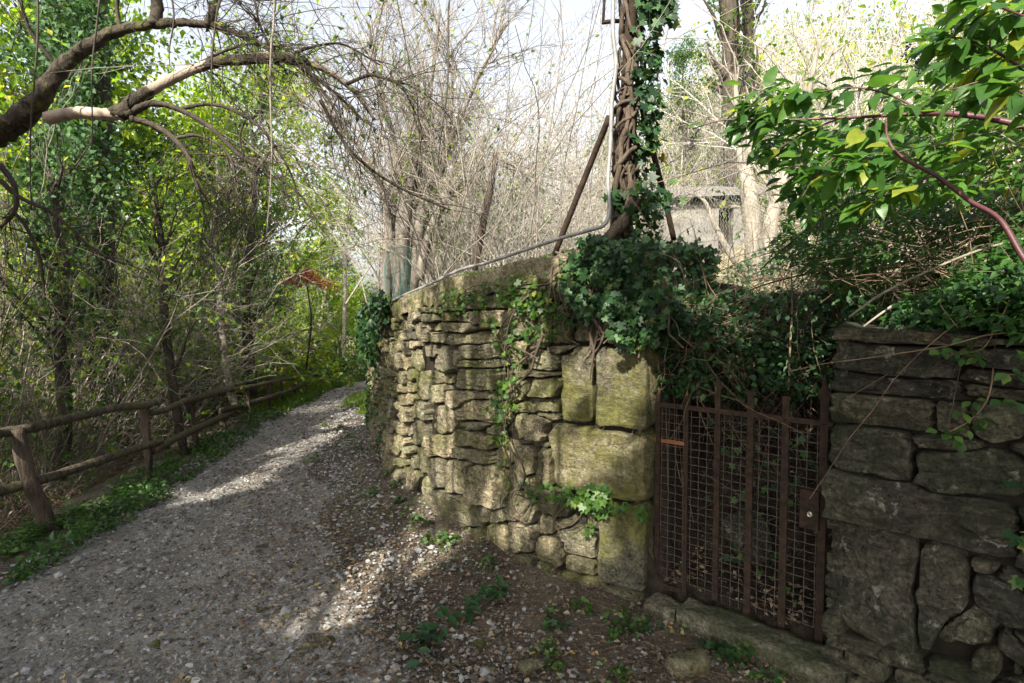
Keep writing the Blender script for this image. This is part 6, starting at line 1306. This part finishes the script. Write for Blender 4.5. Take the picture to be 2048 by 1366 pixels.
# fern-like tufts at the fence foot
def fern(seed):
    rs = np.random.RandomState(seed); e = bpy.data.objects.new('fern', None); col.objects.link(e); e.empty_display_size = .05
    n = 12; g_ = grow(np.column_stack([rs.normal(0, .02, (n, 2)), np.full(n, -.01)]), np.column_stack([rs.normal(0, .8, (n, 2)), np.full(n, .8)]), rs.uniform(.14, .3, n), 9, .06, -.13, rs)
    a = Acc()
    for k in range(1, 9):
        for sd in (-1, 1):
            t = nrm(g_[:, k] - g_[:, k - 1]); s_ = nrm(np.cross(t, [0, 0, 1.])) * sd; leaves(a, g_[:, k], nrm(s_ + .5 * t), nrm(np.cross(t, s_) * -sd + [0, 0, .6]), .075 * (1 - k / 11), .34, KITE, None, rs)
    a.build('fronds', M['l_weed'], e); return e
ft = [fern(1), fern(2)]; used = set()
for px, py, k in [(215, 1030, 0), (235, 1000, 1), (130, 1050, 0), (150, 1030, 1), (80, 1070, 0), (40, 1090, 1), (330, 940, 0), (350, 925, 1), (270, 990, 0), (420, 880, 0), (445, 870, 1), (410, 895, 0), (250, 980, 1), (60, 1060, 0), (380, 900, 1), (10, 1110, 0)]:
    p = G(px, py, 0); p[2] = zg(p[0], p[1]); place(ft[k], k not in used, p, rs.uniform(0, 6), rs.uniform(.8, 1.2), ['feathery fern tuft', 'feathery upright fern tuft'][k] + ' ' + ['small and pale', 'bright green', 'dense and low'][len(used) % 3 if False else int(px) % 3] + ' ' + ('left of the leaning first fence post' if px < 90 else 'just right of the leaning first fence post' if px < 200 else 'left of the second fence post' if px < 290 else 'between the second and third fence posts' if px < 385 else 'beyond the third fence post'), 'fern', 'feathery green tufts under the pole fence'); used.add(k)
# grass patch beside the far wall
def grass(poly_fn, n, h, name, lab):
    X, Y = poly_fn(n); n = len(X); a = Acc(); d = nrm(np.column_stack([rs.normal(0, .35, (n, 2)), np.ones(n)])); leaves(a, np.column_stack([X, Y, zg(X, Y) - .005]), d, rdir(n, 0, rs, .2), h * rs.uniform(.5, 1.2, n), .09, KITE, rs.rand(n), rs); return tag(a.build(name, M['grass']), lab, 'grass', kind='stuff')
def fn1(n):
    Y = rs.uniform(8.6, 13.5, n); X = path_r(Y) - .05 + rs.rand(n) * 1.2; k = (vn(X * 2, Y * 1.2, 5) > -.3); return X[k], Y[k]
grass(fn1, 7000, .10, 'grass', 'bright sunlit grass between the path and the far end of the wall')
def fn2(n):
    Y = rs.uniform(10, 20, n); X = path_l(Y) - rs.rand(n) ** 1.5 * .7; return X, Y
grass(fn2, 5000, .14, 'verge_grass', 'grass along the far left edge of the path')
def fn3(n):
    Y = rs.uniform(3.6, 9, n); X = path_r(Y) + .1 + rs.rand(n) * 1.3; sl, _, _ = dist_line(X, Y, LW); k = (vn(X * 2.4, Y * 1.6, 15) > .15) & (sl < -.03); return X[k], Y[k]
a = Acc(); X, Y = fn3(2600); n = len(X); leaves(a, np.column_stack([X, Y, zg(X, Y) + .02 + .03 * rs.rand(n)]), rdir(n, 0, rs, .4), rdir(n, 1.5, rs, .5), rs.uniform(.012, .03, n), .7, KITE, rs.rand(n), rs)
tag(a.build('ground_cover', M['l_weed']), 'patchy small leaved weeds on the dirt below the curved wall', 'ground cover', kind='stuff')
# moss on the wall top
a = Acc(); n = 2600; u = rs.uniform(LW.hit(1150, 500)[0], LW.hit(905, 560)[0], n); d = -.03 - rs.rand(n) * .4; k = vn(u * 3, d * 5, 1) > -.1; u, d = u[k], d[k]; q = LW.off(u, d, topL(u) + .005)
leaves(a, q, rdir(len(q), .8, rs), rdir(len(q), 0, rs), rs.uniform(.012, .028, len(q)), .5, KITE, rs.rand(len(q)), rs); tag(a.build('moss', M['grass']), 'yellow green moss along the top of the curved wall', 'moss', kind='stuff')

# ---------------------------------------------------------------- unseen trees added to shade the near ground, crowns cut to shape the sun
rs = np.random.RandomState(123)
cot = 1 / math.tan(SUN_EL)
def lp(p): p = np.asarray(p, float); return p[..., :2] + LH * (p[..., 2:3] * cot)
lit = []   # sun patches (x, y, radius) where crown leaves are left out along the light
def wseg(px, y0, y1, r):
    for y in np.arange(y0, y1 + 1, 12):
        u, z = LW.hit(px, y); lit.append((*lp(LW.off(u, 0, z)), r))
def gseg(x0, y0, x1, y1, r, n=8):
    for t in np.linspace(0, 1, n): lit.append((*G(x0 + (x1 - x0) * t, y0 + (y1 - y0) * t, 0)[:2], r))
for px, y0, y1, r in [(826, 600, 700, .12), (852, 590, 960, .15), (874, 575, 1000, .14), (893, 575, 800, .13), (915, 570, 930, .14), (932, 690, 850, .15), (935, 850, 960, .16), (975, 640, 700, .12), (968, 730, 860, .15), (1000, 920, 1010, .15), (975, 950, 1000, .15), (1040, 600, 660, .13), (1090, 755, 800, .13),
                    (1180, 1035, 1075, .13), (1150, 1070, 1110, .13), (1218, 1060, 1095, .08), (1235, 700, 810, .13), (1130, 575, 600, .1), (800, 640, 960, .1), (960, 1060, 1090, .1), (1030, 1050, 1080, .1), (1130, 900, 960, .09), (1225, 900, 960, .07), (905, 770, 800, .14)]: wseg(px, y0, y1, r)
for q in [(400, 995, 535, 952, .12), (555, 925, 640, 880, .13), (590, 900, 700, 850, .12), (640, 800, 712, 772, .4), (600, 1262, 700, 1205, .13), (700, 1205, 790, 1150, .15), (790, 1150, 860, 1085, .16), (850, 1095, 935, 1078, .12), (210, 1012, 320, 985, .12), (690, 850, 725, 820, .22), (820, 1040, 850, 1050, .07), (480, 915, 560, 890, .06)]: gseg(*q)
for px, py, D, r in [(1900, 60, 2.0, .3), (1980, 40, 1.9, .35), (2040, 120, 1.9, .35), (1960, 160, 2.0, .3), (1900, 200, 2.2, .25), (1650, 200, 2.4, .25), (1520, 190, 2.5, .2), (1420, 260, 2.65, .2), (1760, 300, 2.3, .12), (1850, 420, 3.2, .2), (1290, 120, 3.9, .1), (2020, 480, 2.9, .15), (80, 150, 4.5, .12), (350, 150, 4.5, .15), (200, 225, 4.5, .12), (450, 120, 4.5, .12), (1210, 560, 3.4, .07), (1160, 520, 3.6, .1)]: lit.append((*lp(P(px, py, D)), r))
lit = np.array(lit)
n = 120000
tx = rs.uniform(-8.5, 7, n); ty = rs.uniform(.3, 11.5, n); h = 3.3 + 4.5 * rs.rand(n)
region = (ty < np.interp(tx, [-8.5, -4.5, -2.2, -1, 0, 1.2, 2.5, 7], [8.6, 9.8, 9.8, 7.6, 6.6, 6.9, 6.6, 6.2]))
cl = fbm(tx * .9, ty * .9, h * .5, 3); keep = region & (cl > -.75)
far = (tx < -4.0) & (ty > 5.2) & (cl < .3); keep &= ~far
tx, ty, h = tx[keep], ty[keep], h[keep]
dmin = np.full(len(tx), 9.)
for lx, ly, lr in lit: dmin = np.minimum(dmin, np.hypot(tx - lx, ty - ly) / lr)
k = dmin > 2.3
tx, ty, h = tx[k], ty[k], h[k]
pos = np.stack([tx, ty], 1) - LH * (h * cot)[:, None]; pos = np.column_stack([pos, h])
vis = (pos[:, 1] > .05) & ((h - EYE) / np.maximum(pos[:, 1], .05) < .72) & (np.abs(pos[:, 0]) / np.maximum(pos[:, 1], .05) < 1.1)
pos = pos[~vis][:46000]; n = len(pos)
tc = np.array([[-7.5, -1.2], [-3.8, -3.4], [.2, -4.2], [-6.4, -5.2]]); own = np.argmin(np.hypot(pos[:, None, 0] - tc[None, :, 0], pos[:, None, 1] - tc[None, :, 1]), 1)
for i, lab in enumerate(['unseen leafy tree added beyond the left edge to shade the fence', 'unseen leafy tree added behind the viewpoint to shade the middle of the path', 'unseen leafy tree added behind the viewpoint to shade the gate', 'unseen leafy tree added for shade furthest behind the viewpoint at left']):
    q = pos[own == i]
    if not len(q): continue
    e = empty('unseen_shade_tree', (tc[i][0], tc[i][1], float(zg(*tc[i]))), lab, 'tree'); tp = np.array([[tc[i][0], tc[i][1], z] for z in np.linspace(-.5, 7.6, 9)]) + np.column_stack([.15 * vn(np.arange(9), i, 0), .15 * vn(np.arange(9), i, 5), 0 * np.arange(9)])
    v, f, _, _ = poly3(tp, np.linspace(.17, .05, 9), 4, 8, .1); build('trunk', v, f, M['bark_grey'], e)
    a = Acc(); nb = 16; tgt = q[rs.randint(0, len(q), nb)]
    for b_ in tgt:
        z0 = min(max(b_[2] - 1.2, 2.2), 6.); s_ = np.array([tc[i][0], tc[i][1], z0]); m_ = (s_ + b_) / 2 + [0, 0, .4]; v, f, _, _ = poly3([s_, m_, b_], [.045, .03, .008], 6, 5); a.add(v, f)
    a.build('branches', M['bark_grey'], e)
    a = Acc(); leaves(a, q, rdir(len(q), -.3, rs), rdir(len(q), 1.4, rs), rs.uniform(.17, .29, len(q)), .65, KITE, None, rs); a.build('crown', M['l_green'], e)

    if i == 1:   # unseen drooping limbs, added so that their shadows stripe the wall
        a = Acc()
        for px, D, w in [(838, 4.4, .024), (858, 4.8, .02), (868, 4.2, .03), (884, 4.6, .022), (903, 4.4, .034), (924, 4.9, .02), (946, 4.5, .03), (958, 4.4, .018), (984, 4.8, .028), (1012, 4.6, .03), (1104, 4.5, .03)]:
            u, z = LW.hit(px, 780); q = LW.off(u, 0, 0.); b_ = q[:2] - LH * D; zz = np.linspace(.15, 2.2, 7) + D / cot
            pts = np.column_stack([b_[0] + .05 * np.sin(zz * 2.3 + px), b_[1] + .04 * np.sin(zz * 1.7 + px), zz]); v, f, _, _ = poly3(pts, np.linspace(w * .6, w, 7), 4, 6); a.add(v, f)
            s_ = np.array([tc[i][0], tc[i][1], 6.2]); v, f, _, _ = poly3([s_, (s_ + pts[-1]) / 2 + [0, 0, .5], pts[-1]], [.04, .03, w], 6, 5); a.add(v, f)
        tag(a.build('stripe_shadow_limbs', M['bark_grey'], e), kind='stuff')

# things of one group that would read alike are told apart by their side
seen = {}
for o in list(sc.objects):
    if o.parent is None and 'label' in o and 'group' in o: seen.setdefault(o['label'], []).append(o)
for lab, os_ in seen.items():
    if len(os_) in (2, 3) and len(lab.split()) <= 14:
        os_.sort(key=lambda o: o.location.x / max(o.location.y, .1))
        for o, w_ in zip(os_, ('left one', 'right one') if len(os_) == 2 else ('left one', 'middle one', 'right one')): o['label'] = lab + ', ' + w_
